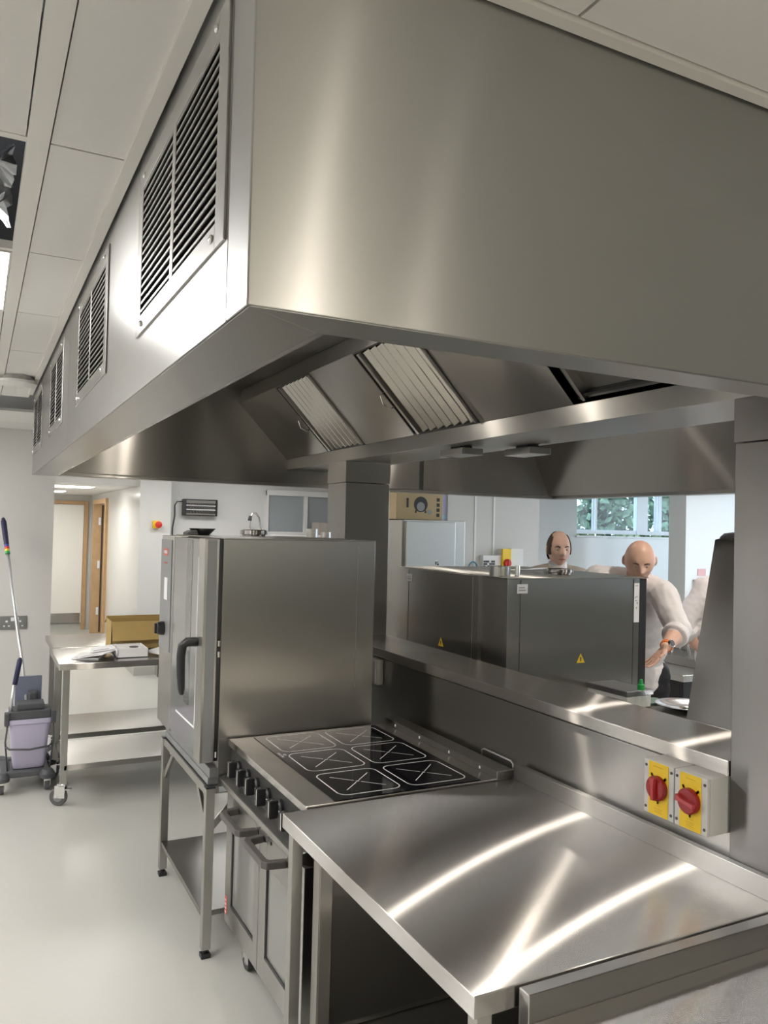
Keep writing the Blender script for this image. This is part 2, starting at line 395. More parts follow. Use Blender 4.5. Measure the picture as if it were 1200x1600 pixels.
# services seen through the missing tiles
bm = BM(); tube(bm, [(-1.2, 1.9, 2.86), (.24, 1.95, 2.84)], .09, 16); tube(bm, [(-1.2, 2.2, 2.80), (.24, 2.2, 2.80)], .035); tube(bm, [(-1.2, 1.78, 2.70), (.24, 1.79, 2.70)], .02)
setp(obj('service_pipes', bm, 'slate', None, 0, True), 'dark pipes in the ceiling void at the left edge, above the missing tile', 'pipes')
bm = BM(); nx, ny = 26, 26; G = []
for i in range(nx+1):
    G.append([bm.verts.new((-.5+.55*i/nx+random.uniform(-.008, .008), 1.93+.46*j/ny+random.uniform(-.008, .008), 2.60+.06*math.sin(i*.5)*math.cos(j*.4)+random.uniform(0, .02))) for j in range(ny+1)])
for i in range(nx):
    for j in range(ny): bm.faces.new([G[i][j], G[i+1][j], G[i+1][j+1], G[i][j+1]])
setp(obj('duct_insulation', bm, 'foil'), 'crumpled silver foil insulation lying in the open ceiling void', 'insulation')
bm = BM(); tube(bm, [(-1.5, 5.7, 2.72), (.3, 5.7, 2.72)], .05, 14); tube(bm, [(-1.5, 5.95, 2.70), (.3, 5.95, 2.70)], .035, 14)
setp(obj('service_pipes', bm, 'slate', None, 0, True), 'dark pipes in the far ceiling slot beyond the round vent', 'pipes')
bm = BM(); lathe(bm, [(.0, 0), (.085, 0), (.098, .006), (.1, .02)], (.165, 4.56, ZC-.045)); lathe(bm, [(.055, .02), (.07, .046)], (.165, 4.56, ZC-.045))
setp(obj('ceiling_vent', bm, 'white', None, 0, 'a'), 'round white air valve in the ceiling beside the hood', 'vent')

# doors in the corridor
def door_end():
    bm = BM(); box(bm, .62, .68, 14.14, 14.2, .0, 2.14); box(bm, 1.60, 1.66, 14.14, 14.2, 0, 2.14); box(bm, .68, 1.60, 14.14, 14.2, 2.08, 2.14)
    fr = struct('trim_5', bm, 'wood', .003)
    d = struct('door_1', box(BM(), .685, 1.595, 14.15, 14.19, .12, 2.075), 'door', .002)
    obj('kick_plate', box(BM(), .70, 1.58, 14.145, 14.15, .12, .28), 'steel', d)
door_end()
bm = BM(); box(bm, 1.68, 1.87, 12.29, 12.36, 0, 2.15); box(bm, 1.68, 1.87, 13.64, 13.71, 0, 2.15); box(bm, 1.68, 1.87, 12.36, 13.64, 2.08, 2.15)
struct('trim_6', bm, 'wood', .003)
d2 = struct('door_2', box(BM(), 1.90, 2.75, 13.58, 13.63, .01, 2.07), 'wood', .002)
for z in (.3, 1.05, 1.75): obj('hinge', box(BM(), 1.765, 1.80, 13.632, 13.64, z, z+.12), 'label', d2)
obj('edge_seal', box(BM(), 1.81, 1.835, 13.63, 13.64, .02, 2.07), 'hair', d2)

# windows
def window(name, x0, x1, z0, z1, y, mull):
    bm = BM(); w = .055
    box(bm, x0, x1, y, y+.06, z0, z0+w); box(bm, x0, x1, y, y+.06, z1-w, z1); box(bm, x0, x0+w, y, y+.06, z0, z1); box(bm, x1-w, x1, y, y+.06, z0, z1)
    for mx, mw in mull: box(bm, mx-mw, mx+mw, y-.01, y+.06, z0, z1)
    f = struct(name, bm, 'frame', .004)
    obj('pane', box(BM(), x0+w, x1-w, y+.028, y+.034, z0+w, z1-w), 'pane', f)
    return f
wn = window('window_1', 6.86, 9.09, 1.80, 2.49, 8.20, [(8.17, .10)])
bm = BM()
for x in (7.28, 7.33, 8.40, 8.45, 8.50): box(bm, x-.012, x+.012, 8.17, 8.20, 1.85, 2.44)
obj('sash_bars', bm, 'frame', wn)
obj('window_sill', box(BM(), 6.83, 9.1, 7.96, 8.26, 1.755, 1.775), 'frame', wn, .003)
bm = BM(); box(bm, 6.85, 9.1, 8.12, 8.3, 1.70, 1.755); box(bm, 6.8, 6.85, 8.12, 8.3, 1.7, 2.55); box(bm, 9.1, 9.15, 8.12, 8.3, 1.7, 2.55); box(bm, 6.8, 9.15, 8.12, 8.3, 2.5, 2.55)
struct('trim_7', bm, 'clad')
# screen in the far wall behind the combi oven
bm = BM(); box(bm, 3.34, 4.4, 9.90, 9.95, 1.70, 1.73); box(bm, 3.34, 3.37, 9.90, 9.95, 1.73, 2.26); box(bm, 3.86, 3.91, 9.90, 9.95, 1.73, 2.26); box(bm, 3.34, 4.4, 9.88, 9.95, 2.20, 2.27)
w2 = struct('window_2', bm, 'frame', .003)
obj('pane', box(BM(), 3.37, 4.4, 9.935, 9.945, 1.73, 2.2), plain('screen_blue_grey', (.36, .40, .42), .12, 0, .02), w2)
bm = BM(); box(bm, 4.18, 4.30, 7.02, 7.06, 1.895, 1.915); box(bm, 4.18, 4.30, 7.02, 7.06, 1.955, 2.4)
w3 = struct('window_3', bm, plain('lavender_blind', (.45, .45, .62), .5))
obj('pane', box(BM(), 4.18, 4.30, 7.03, 7.04, 1.80, 1.96), plain('bright_blue_pane', (.4, .65, .8), .2), w3)

# trees outside
def tree(x, y, h, r, label):
    t = thing('tree', label, 'tree', (x, y, 0), 'trees outside the window')
    bm = BM(); tube(bm, [(x, y, -.2), (x+.1, y, h*.35), (x-.05, y+.05, h*.65), (x+.15, y, h*.9)], [.14, .11, .07, .03], 8)
    for k in range(6):
        a = random.random()*6.28; tube(bm, [(x, y, h*(.4+.07*k)), (x+math.cos(a)*r*.6, y+math.sin(a)*r*.4, h*(.55+.08*k))], [.05, .015], 6)
    obj('trunk', bm, 'trunk', t, 0, True)
    bm = BM()
    for k in range(1500):
        u = Vector((random.gauss(0, 1), random.gauss(0, 1), random.gauss(0, 1))).normalized()*(random.random()**.4)
        c = Vector((x+u.x*r, y+u.y*r*.7, h*.66+u.z*h*.36)); s = .05+.07*random.random()
        a = Vector((random.gauss(0, 1), random.gauss(0, 1), random.gauss(0, 1))).normalized(); b = a.orthogonal().normalized(); c2 = a.cross(b)
        vs = [bm.verts.new(c+b*s), bm.verts.new(c+c2*s*.6), bm.verts.new(c-b*s), bm.verts.new(c-c2*s*.6)]
        bm.faces.new(vs)
    obj('foliage', bm, 'leaf', t)
tree(9.7, 10.6, 3.6, .85, 'green leafy tree seen through the left pane of the window')
tree(11.5, 10.9, 3.8, .95, 'green leafy tree seen through the right pane of the window')
setp(struct('ground_outside', box(BM(), 5, 20, 8.4, 22, -.3, -.2), plain('grass_outside', (.12, .2, .08), .9)), kind='structure')

# ------------------------------------------------------------------ extraction hood
HX0, HX1, HY0, HY1, HZ0, HZ1 = .280, 4.12, .922, 5.07, 2.064, 2.70
hood = thing('extraction_hood', 'large stainless steel extraction hood hanging over the cooking island', 'extractor hood', ((HX0+HX1)/2, (HY0+HY1)/2, HZ0))
bm = BM(); box(bm, HX0, HX1, HY0, HY0+.003, HZ0, HZ1); box(bm, HX0, HX0+.003, HY0+.003, HY0+.093, HZ0, HZ1)
obj('end_panel', bm, 'hood', hood, .0015)
GR = ((1.025, 1.675), (2.108, 2.785), (3.268, 3.88), (4.35, 5.03)); GZ = (2.174, 2.504)
def side(y0, y1):
    bm = BM(); gs = [g for g in GR if y0 <= g[0] < y1]; z0, z1 = GZ[0]+.03, GZ[1]-.03
    box(bm, HX0, HX0+.003, y0, y1, HZ0, z0); box(bm, HX0, HX0+.003, y0, y1, z1, HZ1); y = y0
    for g in gs: box(bm, HX0, HX0+.003, y, g[0]+.03, z0, z1); y = g[1]-.03
    box(bm, HX0, HX0+.003, y, y1, z0, z1)
    return obj('side_panel', bm, 'hood', hood)
side(HY0+.095, 3.06); side(3.063, HY1)
bm = BM(); box(bm, HX1-.003, HX1, HY0+.003, HY1, HZ0, HZ1); obj('side_panel', bm, 'hood', hood)
obj('end_panel', box(BM(), HX0+.003, HX1-.003, HY1-.003, HY1, HZ0, HZ1), 'hood', hood)
# bottom rim: level strip all round with a small inner upstand
def rim(pts, name='bottom_rim'):
    bm = BM(); prism(bm, pts, 'z', HZ0-.001, HZ0+.012); return obj(name, bm, 'hood', hood, .001)
IX0, IX1, IY0, IY1 = HX0+.125, HX1-.10, HY0+.085, HY1-.085
rim([(HX0+.004, HY0+.004), (HX1-.004, HY0+.004), (IX1, IY0), (IX0, IY0)])
rim([(HX0+.004, HY0+.004), (IX0, IY0), (IX0, IY1), (HX0+.004, HY1-.004)])
rim([(HX0+.004, HY1-.004), (IX0, IY1), (IX1, IY1), (HX1-.004, HY1-.004)])
rim([(HX1-.004, HY0+.004), (HX1-.004, HY1-.004), (IX1, IY1), (IX1, IY0)])
bm = BM(); box(bm, IX0, IX1, IY1-.012, IY1, HZ0, HZ0+.028); box(bm, IX1-.012, IX1, IY0, IY1-.012, HZ0, HZ0+.028); box(bm, IX0, IX0+.012, IY0, IY1-.012, HZ0, HZ0+.028)
obj('condensate_channel', bm, 'steel', hood, .001)
# inner linings
ZT = 2.665
bm = BM()
def quad(bm, *p): bm.faces.new([bm.verts.new(q) for q in p])
box(bm, IX0-.01, 2.80, IY1-.03, IY1-.012, HZ0+.02, ZT); box(bm, 2.835, IX1, IY1-.03, IY1-.012, HZ0+.02, ZT)
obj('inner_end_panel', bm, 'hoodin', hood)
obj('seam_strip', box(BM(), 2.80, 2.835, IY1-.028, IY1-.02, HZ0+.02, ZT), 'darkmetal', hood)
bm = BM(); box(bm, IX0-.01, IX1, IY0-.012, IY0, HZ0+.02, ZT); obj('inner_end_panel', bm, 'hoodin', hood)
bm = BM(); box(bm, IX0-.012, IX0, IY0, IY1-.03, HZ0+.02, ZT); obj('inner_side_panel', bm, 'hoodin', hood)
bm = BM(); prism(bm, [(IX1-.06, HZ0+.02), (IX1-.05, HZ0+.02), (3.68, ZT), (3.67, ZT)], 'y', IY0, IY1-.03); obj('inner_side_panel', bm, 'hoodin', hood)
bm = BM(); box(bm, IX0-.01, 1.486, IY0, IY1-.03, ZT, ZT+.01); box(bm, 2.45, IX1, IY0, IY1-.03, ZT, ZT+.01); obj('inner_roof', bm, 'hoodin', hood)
# plenum: central gutter, filter banks
PX0, PX1, PZ0, PZ1 = 1.80, 2.13, 2.17, 2.238
FX, FZ = 1.470, 2.578           # top of the filter slope
YE = IY1-.03
obj('gutter_beam', box(BM(), PX0, PX1, IY0, YE, PZ0, PZ1), 'hood', hood, .0015)
obj('filter_top_rail', prism(BM(), [(FX, FZ), (FX+.012, FZ), (1.502, ZT), (1.488, ZT)], 'y', IY0, YE), 'hood', hood)
FILT = [(3.77, 4.27), (2.70, 3.24), (1.30, 2.13)]
def slopept(t, y, off=0):     # t 0 at the gutter, 1 at the top; off: out of the panel towards the aisle/down
    d = Vector((FX-PX0, 0, FZ-PZ1)); n = Vector((-d.z, 0, d.x)).normalized()
    if n.z > 0: n = -n
    return Vector((PX0, y, PZ1))+d*t+n*off
def slab(bm, t0, t1, y0, y1, o0, o1):
    P = [slopept(t, y, o) for o in (o0, o1) for t, y in ((t0, y0), (t1, y0), (t1, y1), (t0, y1))]
    v = [bm.verts.new(p) for p in P]
    for f in ((0,1,2,3), (7,6,5,4), (0,4,5,1), (1,5,6,2), (2,6,7,3), (3,7,4,0)): bm.faces.new([v[i] for i in f])
for a, b in ((4.272, YE), (3.242, 3.768), (2.132, 2.698), (IY0, 1.298)):
    bm = BM(); slab(bm, 0, 1, a, b, -.004, 0); obj('blank_panel', bm, 'hoodin', hood, .001)
for (a, b) in FILT[:2]:
    bm = BM(); slab(bm, 0.0, .02, a, b, -.03, .002); slab(bm, .985, 1, a, b, -.03, .002); slab(bm, .02, .985, a, a+.006, -.03, .0); slab(bm, .02, .985, b-.006, b, -.03, 0)
    slab(bm, 0, 1, a, b, -.05, -.045)
    obj('filter_recess', bm, 'darkmetal', hood)
    # v baffles running down the slope
    fy0, fy1 = a+.012, b-.075; n = 7; w = (fy1-fy0)/n; bm = BM(); rear = BM()
    for k in range(n):
        y = fy0+k*w
        P = [(y+.14*w, -.014), (y+.36*w, .010), (y+.46*w, .010), (y+.68*w, -.014)]
        A = [bm.verts.new(slopept(.03, q[0], q[1])) for q in P]; B = [bm.verts.new(slopept(.97, q[0], q[1])) for q in P]
        for i in range(3): bm.faces.new([A[i], A[i+1], B[i+1], B[i]])
        P = [(y+.6*w, -.040), (y+.74*w, -.030), (y+1.06*w, -.030), (y+1.2*w, -.040)]
        A = [rear.verts.new(slopept(.03, min(q[0], fy1+.01), q[1])) for q in P]; B = [rear.verts.new(slopept(.97, min(q[0], fy1+.01), q[1])) for q in P]
        for i in range(3): rear.faces.new([A[i], A[i+1], B[i+1], B[i]])
    fl = obj('baffle_filter', bm, 'baffle', hood); md = fl.modifiers.new('solid', 'SOLIDIFY'); md.thickness = .0008
    obj('rear_baffle', rear, 'hoodin', fl)  # darker steel: the shadow between the ridges is put into the colour
    fr = BM(); slab(fr, .02, .98, fy1+.004, fy1+.024, -.02, .012); slab(fr, .02, .98, fy0-.008, fy0, -.02, .012)
    slab(fr, .02, .035, fy0, fy1, -.02, -.013)
    obj('filter_frame', fr, 'steel', fl)
    hb = BM(); y = fy1+.045; tube(hb, [slopept(.36, y, -.012), slopept(.37, y, .03), slopept(.45, y, .045), slopept(.53, y, .03), slopept(.54, y, -.012)], .0035, 8)
    obj('filter_handle', hb, 'chrome', fl)
    hb = BM(); slab(hb, .30, .60, fy1+.03, fy1+.06, -.018, -.012); obj('latch_bar', hb, 'darkmetal', fl)
a, b = FILT[2]
bm = BM(); slab(bm, 0, 1, a, b, -.05, -.045); slab(bm, 0, .03, a, b, -.045, -.03); slab(bm, 0, 1, b-.05, b-.035, -.045, -.012); obj('filter_recess', bm, 'hoodin', hood)
bm = BM(); slab(bm, .03, .05, a, b-.035, -.045, -.02); slab(bm, .0, 1, b-.035, b-.02, -.045, -.02); obj('recess_gasket', bm, 'darkmetal', hood)
# mirrored bank (faces away)
bm = BM(); prism(bm, [(PX1, PZ1), (PX1+.01, PZ1), (2.46, ZT), (2.45, ZT)], 'y', IY0, YE); obj('blank_panel', bm, 'hoodin', hood)
bm = BM(); box(bm, 1.486, 2.45, IY0, YE, ZT+.012, ZT+.02); obj('plenum_roof', bm, 'darkmetal', hood)
# grilles in the left side
def grille(y0, y1):
    z0, z1 = 2.174, 2.504; X = HX0
    bm = BM(); o, i = .004, .045; ym = (y0+y1)/2
    box(bm, X-o, X+.001, y0, y0+i, z0, z1); box(bm, X-o, X+.001, y1-i, y1, z0, z1)
    box(bm, X-o, X+.001, y0+i, y1-i, z0, z0+i*.8); box(bm, X-o, X+.001, y0+i, y1-i, z1-i*.8, z1); box(bm, X-o, X+.001, ym-.011, ym+.011, z0+i*.8, z1-i*.8)
    # folded outer return
    g = obj('grille', bm, 'steel', hood, .0012)
    bm = BM(); box(bm, X+.035, X+.037, y0+.03, y1-.03, z0+.03, z1-.03); obj('grille_cavity', bm, 'void', g)
    bm = BM(); bd = BM(); n = 16
    for (ya, yb) in ((y0+i, ym-.011), (ym+.011, y1-i)):
        for k in range(n):
            z = z0+.045+(z1-z0-.085)*k/(n-1)
            box(bm, X-.003, X-.001, ya, yb, z-.0022, z+.0022)
            prism(bd, [(X-.001, z-.001), (X+.016, z+.012), (X+.016, z+.0135), (X-.001, z+.001)], 'y', ya, yb)
    obj('grille_slats', bm, 'steel', g); obj('grille_blades', bd, 'grillblade', g)
    bm = BM()
    for y in (y0+.06, y1-.06, ):
        for z in (z0+.018, z1-.018): lathe(bm, [(.006, -.004), (.006, -.006), (.003, -.0085)], (X, y, z), 10, 'x')
    obj('screw', bm, 'chrome', g, 0, True)
for a, b in ((1.025, 1.675), (2.108, 2.785), (3.268, 3.88), (4.35, 5.03)): grille(a, b)
# real recess behind grilles is approximated by the dark cavity plate; small lamp boxes under the gutter
for (x, y) in ((1.90, 2.99), (2.10, 2.78)):
    bm = BM(); box(bm, x-.055, x+.055, y-.09, y+.09, PZ0-.040, PZ0-.012)
    lb = obj('nozzle_box', bm, 'steel', hood, .002); obj('bracket', box(BM(), x-.03, x+.03, y-.04, y+.04, PZ0-.014, PZ0), 'darkmetal', lb)

# ------------------------------------------------------------------ columns
def column(y0, y1, label, mt):
    t = thing('support_column', label, 'column', (1.935, (y0+y1)/2, 0), 'steel clad columns under the hood')
    obj('cladding', box(BM(), 1.80, 2.07, y0, y1, 0, 2.05), mt, t, .002)
    obj('collar', box(BM(), 1.797, 2.073, y0-.003, y1+.003, 2.053, PZ0), mt, t, .002)
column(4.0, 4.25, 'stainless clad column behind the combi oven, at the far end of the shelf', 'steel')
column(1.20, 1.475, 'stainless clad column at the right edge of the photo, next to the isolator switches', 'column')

# ------------------------------------------------------------------ gantry shelf and splashback
sh = thing('pass_shelf', 'long stainless shelf with wall panel running between the two columns', 'shelf', (1.93, 2.74, 0))
obj('shelf_board', box(BM(), 1.795, 2.075, 1.478, 3.998, 1.165, 1.207), 'top', sh, .003)
obj('splash_panel', box(BM(), 1.815, 2.055, 1.478, 3.998, .10, 1.155), 'steel', sh, .001)
obj('shadow_gap', box(BM(), 1.83, 2.04, 1.48, 3.996, 1.154, 1.166), 'darkmetal', sh)

# ------------------------------------------------------------------ near worktop
wt = thing('worktop_table', 'stainless steel worktop in the foreground, with an upstand along the splash panel', 'worktop', (1.34, 1.84, 0))
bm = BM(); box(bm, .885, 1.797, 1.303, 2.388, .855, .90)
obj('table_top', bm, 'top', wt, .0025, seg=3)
obj('upstand', box(BM(), 1.775, 1.797, 1.303, 2.388, .90, .955), 'steel', wt, .0015)
for (x, y) in ((.905, 2.345), (.905, 1.32), (1.73, 2.345), (1.73, 1.32)):
    lg = obj('leg', box(BM(), x, x+.035, y, y+.035, .03, .855), 'tube', wt, .002)
    obj('foot', lathe(BM(), [(.018, 0), (.02, .004), (.012, .012), (.012, .03)], (x+.0175, y+.0175, 0), 16), 'black', lg)
obj('undershelf', box(BM(), .935, 1.735, 1.33, 2.28, .225, .25), 'steel', wt, .002)
# undercounter cabinet side standing between worktop and range
cb = thing('undercounter_cabinet', 'dark steel cabinet under the worktop, right of the range', 'cabinet', (1.35, 2.29, 0))
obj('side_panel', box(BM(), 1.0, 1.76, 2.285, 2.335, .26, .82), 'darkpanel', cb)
bm = BM(); box(bm, .957, .995, 2.235, 2.28, .255, .80); obj('corner_post', bm, 'ovenst', cb, .001)
obj('lit_post_edge', box(BM(), .951, .957, 2.235, 2.28, .255, .80), 'tube', cb)  # lighter strip on the darker post: its lit face put into colour
obj('post_bracket', box(BM(), .94, 1.02, 2.225, 2.283, .795, .825), 'ovenst', cb, .002)

# next bench towards the viewer
b2 = thing('front_bench', 'stainless bench at the bottom right corner, its raised edge against the worktop', 'bench', (1.6, .8, 0))
obj('upstand', box(BM(), .985, 1.774, 1.262, 1.295, .80, .90), 'steel', b2, .002)
obj('side_upstand', box(BM(), 1.775, 1.797, .35, 1.30, .80, .955), 'steel', b2, .0015)
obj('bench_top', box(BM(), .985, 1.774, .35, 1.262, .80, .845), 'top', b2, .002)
for (x, y) in ((1.0, .38), (1.73, .38), (1.0, 1.22), (1.73, 1.22)): obj('leg', box(BM(), x, x+.035, y, y+.035, 0, .80), 'tube', b2, .002)

# ------------------------------------------------------------------ range with induction hob
RX0, RX1, RY0, RY1 = .973, 1.79, 2.41, 3.302
rg = thing('induction_range', 'stainless six zone induction range with two glass oven doors', 'range cooker', (1.37, 2.855, 0))
bm = BM(); box(bm, RX0+.045, RX1, RY0, RY1, .16, .868); obj('range_body', bm, 'steel', rg, .001)
obj('hob_top', box(BM(), RX0, RX1, RY0, RY1, .872, .90), 'top', rg, .004)
hg = obj('hob_glass', box(BM(), 1.078, 1.652, RY0+.012, 3.285, .9, .9022), 'hob', rg, .0005)
# zones
def rrect(cx, cy, hx, hy, r, n=6):
    pts = []
    for sx, sy, a0 in ((1, 1, 0), (-1, 1, 90), (-1, -1, 180), (1, -1, 270)):
        for k in range(n+1):
            a = R(a0+90*k/n); pts.append((cx+sx*(hx-r)+r*math.cos(a), cy+sy*(hy-r)+r*math.sin(a)))
    return pts
bm = BM()
def strip(bm, pts, w, z=.9024, close=True):
    n = len(pts); 
    for i in range(n if close else n-1):
        a, b = Vector((*pts[i], z)), Vector((*pts[(i+1) % n], z)); d = (b-a).normalized(); p = Vector((-d.y, d.x, 0))*w/2; e = d*w*.3
        vs = [bm.verts.new(q) for q in (a-e+p, a-e-p, b+e-p, b+e+p)]; bm.faces.new(vs)
ZX = (1.235, 1.505); ZY = (2.580, 2.865, 3.140)
for zx in ZX:
    for zy in ZY:
        strip(bm, rrect(zx, zy, .118, .122, .035), .0048)
        for a in (45, 135, 225, 315):
            c, s = math.cos(R(a)), math.sin(R(a)); strip(bm, [(zx+c*.014, zy+s*.014), (zx+c*.105, zy+s*.105)], .0032, close=False)
        strip(bm, [(zx-.004, zy), (zx+.004, zy)], .007, close=False)
obj('zone_marking', bm, 'hobline', hg)
textobj('printed_logo', 'G3\nFALCON', .016, frame_mat((1.10, 2.985, .9025), (.0, -1, 0), (1, 0, 0)), 'hobline', hg, .0001)
# flue
fb = BM(); box(fb, 1.715, 1.788, 2.408, 3.30, .9, .927); fo = obj('rear_upstand', fb, 'steel', rg, .0015)
bm = BM()
for y in (2.52, 2.74, 2.98, 3.20): box(bm, 1.712, 1.715, y-.003, y+.003, .909, .918)
obj('rivet', bm, 'label', fo)
obj('guard_rail', tube(BM(), [(1.80, 2.43, .90), (1.80, 2.43, .940), (1.80, 2.445, .948), (1.80, 2.62, .948), (1.80, 2.635, .940), (1.80, 2.635, .9)], .0035, 8), 'tube', rg, 0, True)
# control fascia
obj('control_recess', prism(BM(), [(RX0+.03, .872), (RX0+.012, .872), (RX0+.005, .745), (RX0+.03, .745)], 'y', RY0+.01, RY1-.01), 'darkmetal', rg)
obj('towel_ledge', prism(BM(), [(RX0+.045, .76), (RX0-.01, .752), (RX0-.035, .745), (RX0-.035, .722), (RX0+.045, .70)], 'y', RY0, RY1), 'steel', rg, .003)
for y in (3.16, 3.04, 2.93, 2.80, 2.665, 2.54):
    bm = BM(); x = RX0+.004; lathe(bm, [(.033, .004), (.033, -.006), (.028, -.012)], (x, y, .812), 24, 'x')
    kb = obj('control_knob', bm, 'black', rg, .0, 'a')
    bm = BM(); box(bm, x-.042, x-.010, y-.011, y+.011, .782, .846); obj('knob_grip', bm, 'black', kb, .004)
    bm = BM(); prism(bm, [(x-.043, .79), (x-.0445, .79), (x-.0445, .845), (x-.03, .849), (x-.03, .847), (x-.043, .843)], 'y', y-.0115, y-.0035)
    box(bm, x-.043, x-.012, y+.0112, y+.0122, .785, .846); obj('knob_pointer', bm, 'chrome', kb)
    obj('pointer_dot', lathe(BM(), [(.003, 0), (.003, -.0012)], (x-.011, y-.024, .812), 10, 'x'), 'label', kb)
# doors
def odoor(y0, y1, hinge_far):
    z0, z1 = .15, .70; bm = BM(); X = RX0+.002
    wy0, wy1, wz0, wz1 = y0+.05, y1-.075, .235, .57
    box(bm, X, X+.042, y0, wy0, z0, z1); box(bm, X, X+.042, wy1, y1, z0, z1); box(bm, X, X+.042, wy0, wy1, z0, wz0); box(bm, X, X+.042, wy0, wy1, wz1, z1)
    d = obj('oven_door', bm, 'steel', rg, .0015)
    obj('door_glass', box(BM(), X+.008, X+.014, wy0, wy1, wz0, wz1), 'ovenint', d)
    bm = BM()
    for a in ((wy0, wy0+.008, wz0, wz1), (wy1-.008, wy1, wz0, wz1), (wy0, wy1, wz0, wz0+.008)): box(bm, X+.003, X+.009, *a)
    obj('glass_seal', bm, 'black', d)
    return d
da = odoor(2.868, RY1-.006, 1); db = odoor(RY0+.006, 2.862, 0)
def ohandle(d, y0, y1):
    z = .652; X = RX0+.002
    bm = BM(); prism(bm, [(X, y0), (X-.068, y0+.012), (X-.080, y0+.035), (X-.080, y1-.035), (X-.068, y1-.012), (X, y1), (X, y1-.028), (X-.050, y1-.036), (X-.056, y1-.05), (X-.056, y0+.05), (X-.050, y0+.036), (X, y0+.028)], 'z', z-.013, z+.013)
    obj('door_handle', bm, 'handle', d, .004)
ohandle(da, 2.885, 3.155); ohandle(db, 2.575, 2.845)
obj('keyhole', lathe(BM(), [(.006, 0), (.006, -.003)], (RX0+.002, 2.74, .665), 12, 'x'), 'black', db)
obj('sticker', box(BM(), RX0+.0005, RX0+.002, 3.262, 3.288, .185, .255), 'redlabel', da)
bm = BM()
for k in range(4): box(bm, RX0-.0003, RX0+.0008, 3.266, 3.284, .19+.016*k, .196+.016*k)
obj('sticker_print', bm, 'label', da)
def caster(parent, x, y, r=.045, w=.028, brake=True, ztop=.16, yawed=0, wheel='black'):
    bm = BM(); lathe(bm, [(.03, 0), (.03, .006)], (x, y, ztop-.006), 16)
    box(bm, x-w/2-.006, x-w/2-.002, y-.02, y+.045, r*.9, ztop-.012); box(bm, x+w/2+.002, x+w/2+.006, y-.02, y+.045, r*.9, ztop-.012); box(bm, x-w/2-.006, x+w/2+.006, y-.022, y+.022, ztop-.02, ztop-.006)
    RM = Matrix.Translation((x, y, 0)) @ Matrix.Rotation(R(yawed), 4, 'Z') @ Matrix.Translation((-x, -y, 0)); xf(bm, RM)
    c = obj('caster', bm, 'chrome' , parent, .001)
    bm = BM(); lathe(bm, [(r*.55, -w/2+.001), (r*.93, -w/2), (r, -w/2+.006), (r, w/2-.006), (r*.93, w/2), (r*.55, w/2-.001)], (x, y+.025, r), 24, 'x'); xf(bm, RM); obj('wheel', bm, wheel, c, 0, 'a')
    bm = BM(); lathe(bm, [(r*.53, -w/2-.001), (r*.3, -w/2-.003), (.008, -w/2-.006)], (x, y+.025, r), 18, 'x'); xf(bm, RM); obj('hub', bm, 'panelgrey', c, 0, 'a')
    if brake: bm = BM(); box(bm, x-.018, x+.018, y-.055, y-.01, ztop-.04, ztop-.033); xf(bm, RM); obj('brake_pedal', bm, 'chrome', c, .001)
    return c
for (x, y) in ((1.04, 3.13), (1.04, 2.5), (1.70, 3.13), (1.70, 2.5)): caster(rg, x, y)

# ------------------------------------------------------------------ combi oven and its stand
CX0, CX1, CY0, CY1, CZ0, CZ1 = .935, 1.652, 3.32, 4.21, .775, 1.745
ov = thing('combi_oven', 'tall stainless combi steam oven on a stand beside the range', 'oven', ((CX0+CX1)/2, (CY0+CY1)/2, CZ0))
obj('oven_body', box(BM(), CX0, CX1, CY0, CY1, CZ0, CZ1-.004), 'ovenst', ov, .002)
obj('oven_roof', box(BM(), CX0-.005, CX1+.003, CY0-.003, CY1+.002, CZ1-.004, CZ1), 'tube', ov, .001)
obj('panel_seam', box(BM(), 1.562, 1.5635, CY0-.0006, CY0+.001, CZ0+.3, CZ1-.03), 'tube', ov)
obj('side_skirt', box(BM(), CX0+.002, CX0+.22, CY0-.004, CY0, .70, .90), 'ovenst', ov)
obj('oven_plinth', box(BM(), CX0-.03, CX1-.02, CY0+.012, CY1-.01, .735, CZ0), 'panelgrey', ov, .002)
# gap behind the door
obj('door_gasket', box(BM(), CX0-.019, CX0, CY0+.010, 3.93, CZ0+.03, CZ1-.008), 'black', ov)
DX = .855
# control column (far side)
bm = BM(); box(bm, DX+.006, CX0, 3.935, CY1, CZ0+.02, CZ1-.004); cp = obj('control_column', bm, 'tube', ov, .004)
obj('control_fascia', box(BM(), DX+.001, DX+.006, 3.96, 4.20, 1.17, 1.72), 'panelgrey', cp, .002)
obj('display', box(BM(), DX-.0008, DX+.001, 4.03, 4.10, 1.42, 1.53), 'label', cp, .001)
obj('badge', box(BM(), DX-.0008, DX+.001, 4.04, 4.13, 1.640, 1.675), 'redlabel', cp)
bm = BM()
for k in range(5): box(bm, DX-.0014, DX-.0006, 4.048+.015*k, 4.058+.015*k, 1.650, 1.666)
obj('badge_lettering', bm, 'label', cp)
bm = BM()
for k in range(6): box(bm, DX-.0006, DX+.001, 4.045+.013*k, 4.053+.013*k, 1.600, 1.606)
obj('small_print', bm, 'redlabel', cp)
bm = BM(); lathe(bm, [(.034, 0), (.034, -.014), (.03, -.032), (.024, -.036)], (DX, 4.085, 1.275), 24, 'x'); dl = obj('dial_knob', bm, 'black', cp, 0, 'a')
obj('dial_grip', box(BM(), DX-.046, DX-.03, 4.078, 4.092, 1.25, 1.30), 'black', dl, .002)
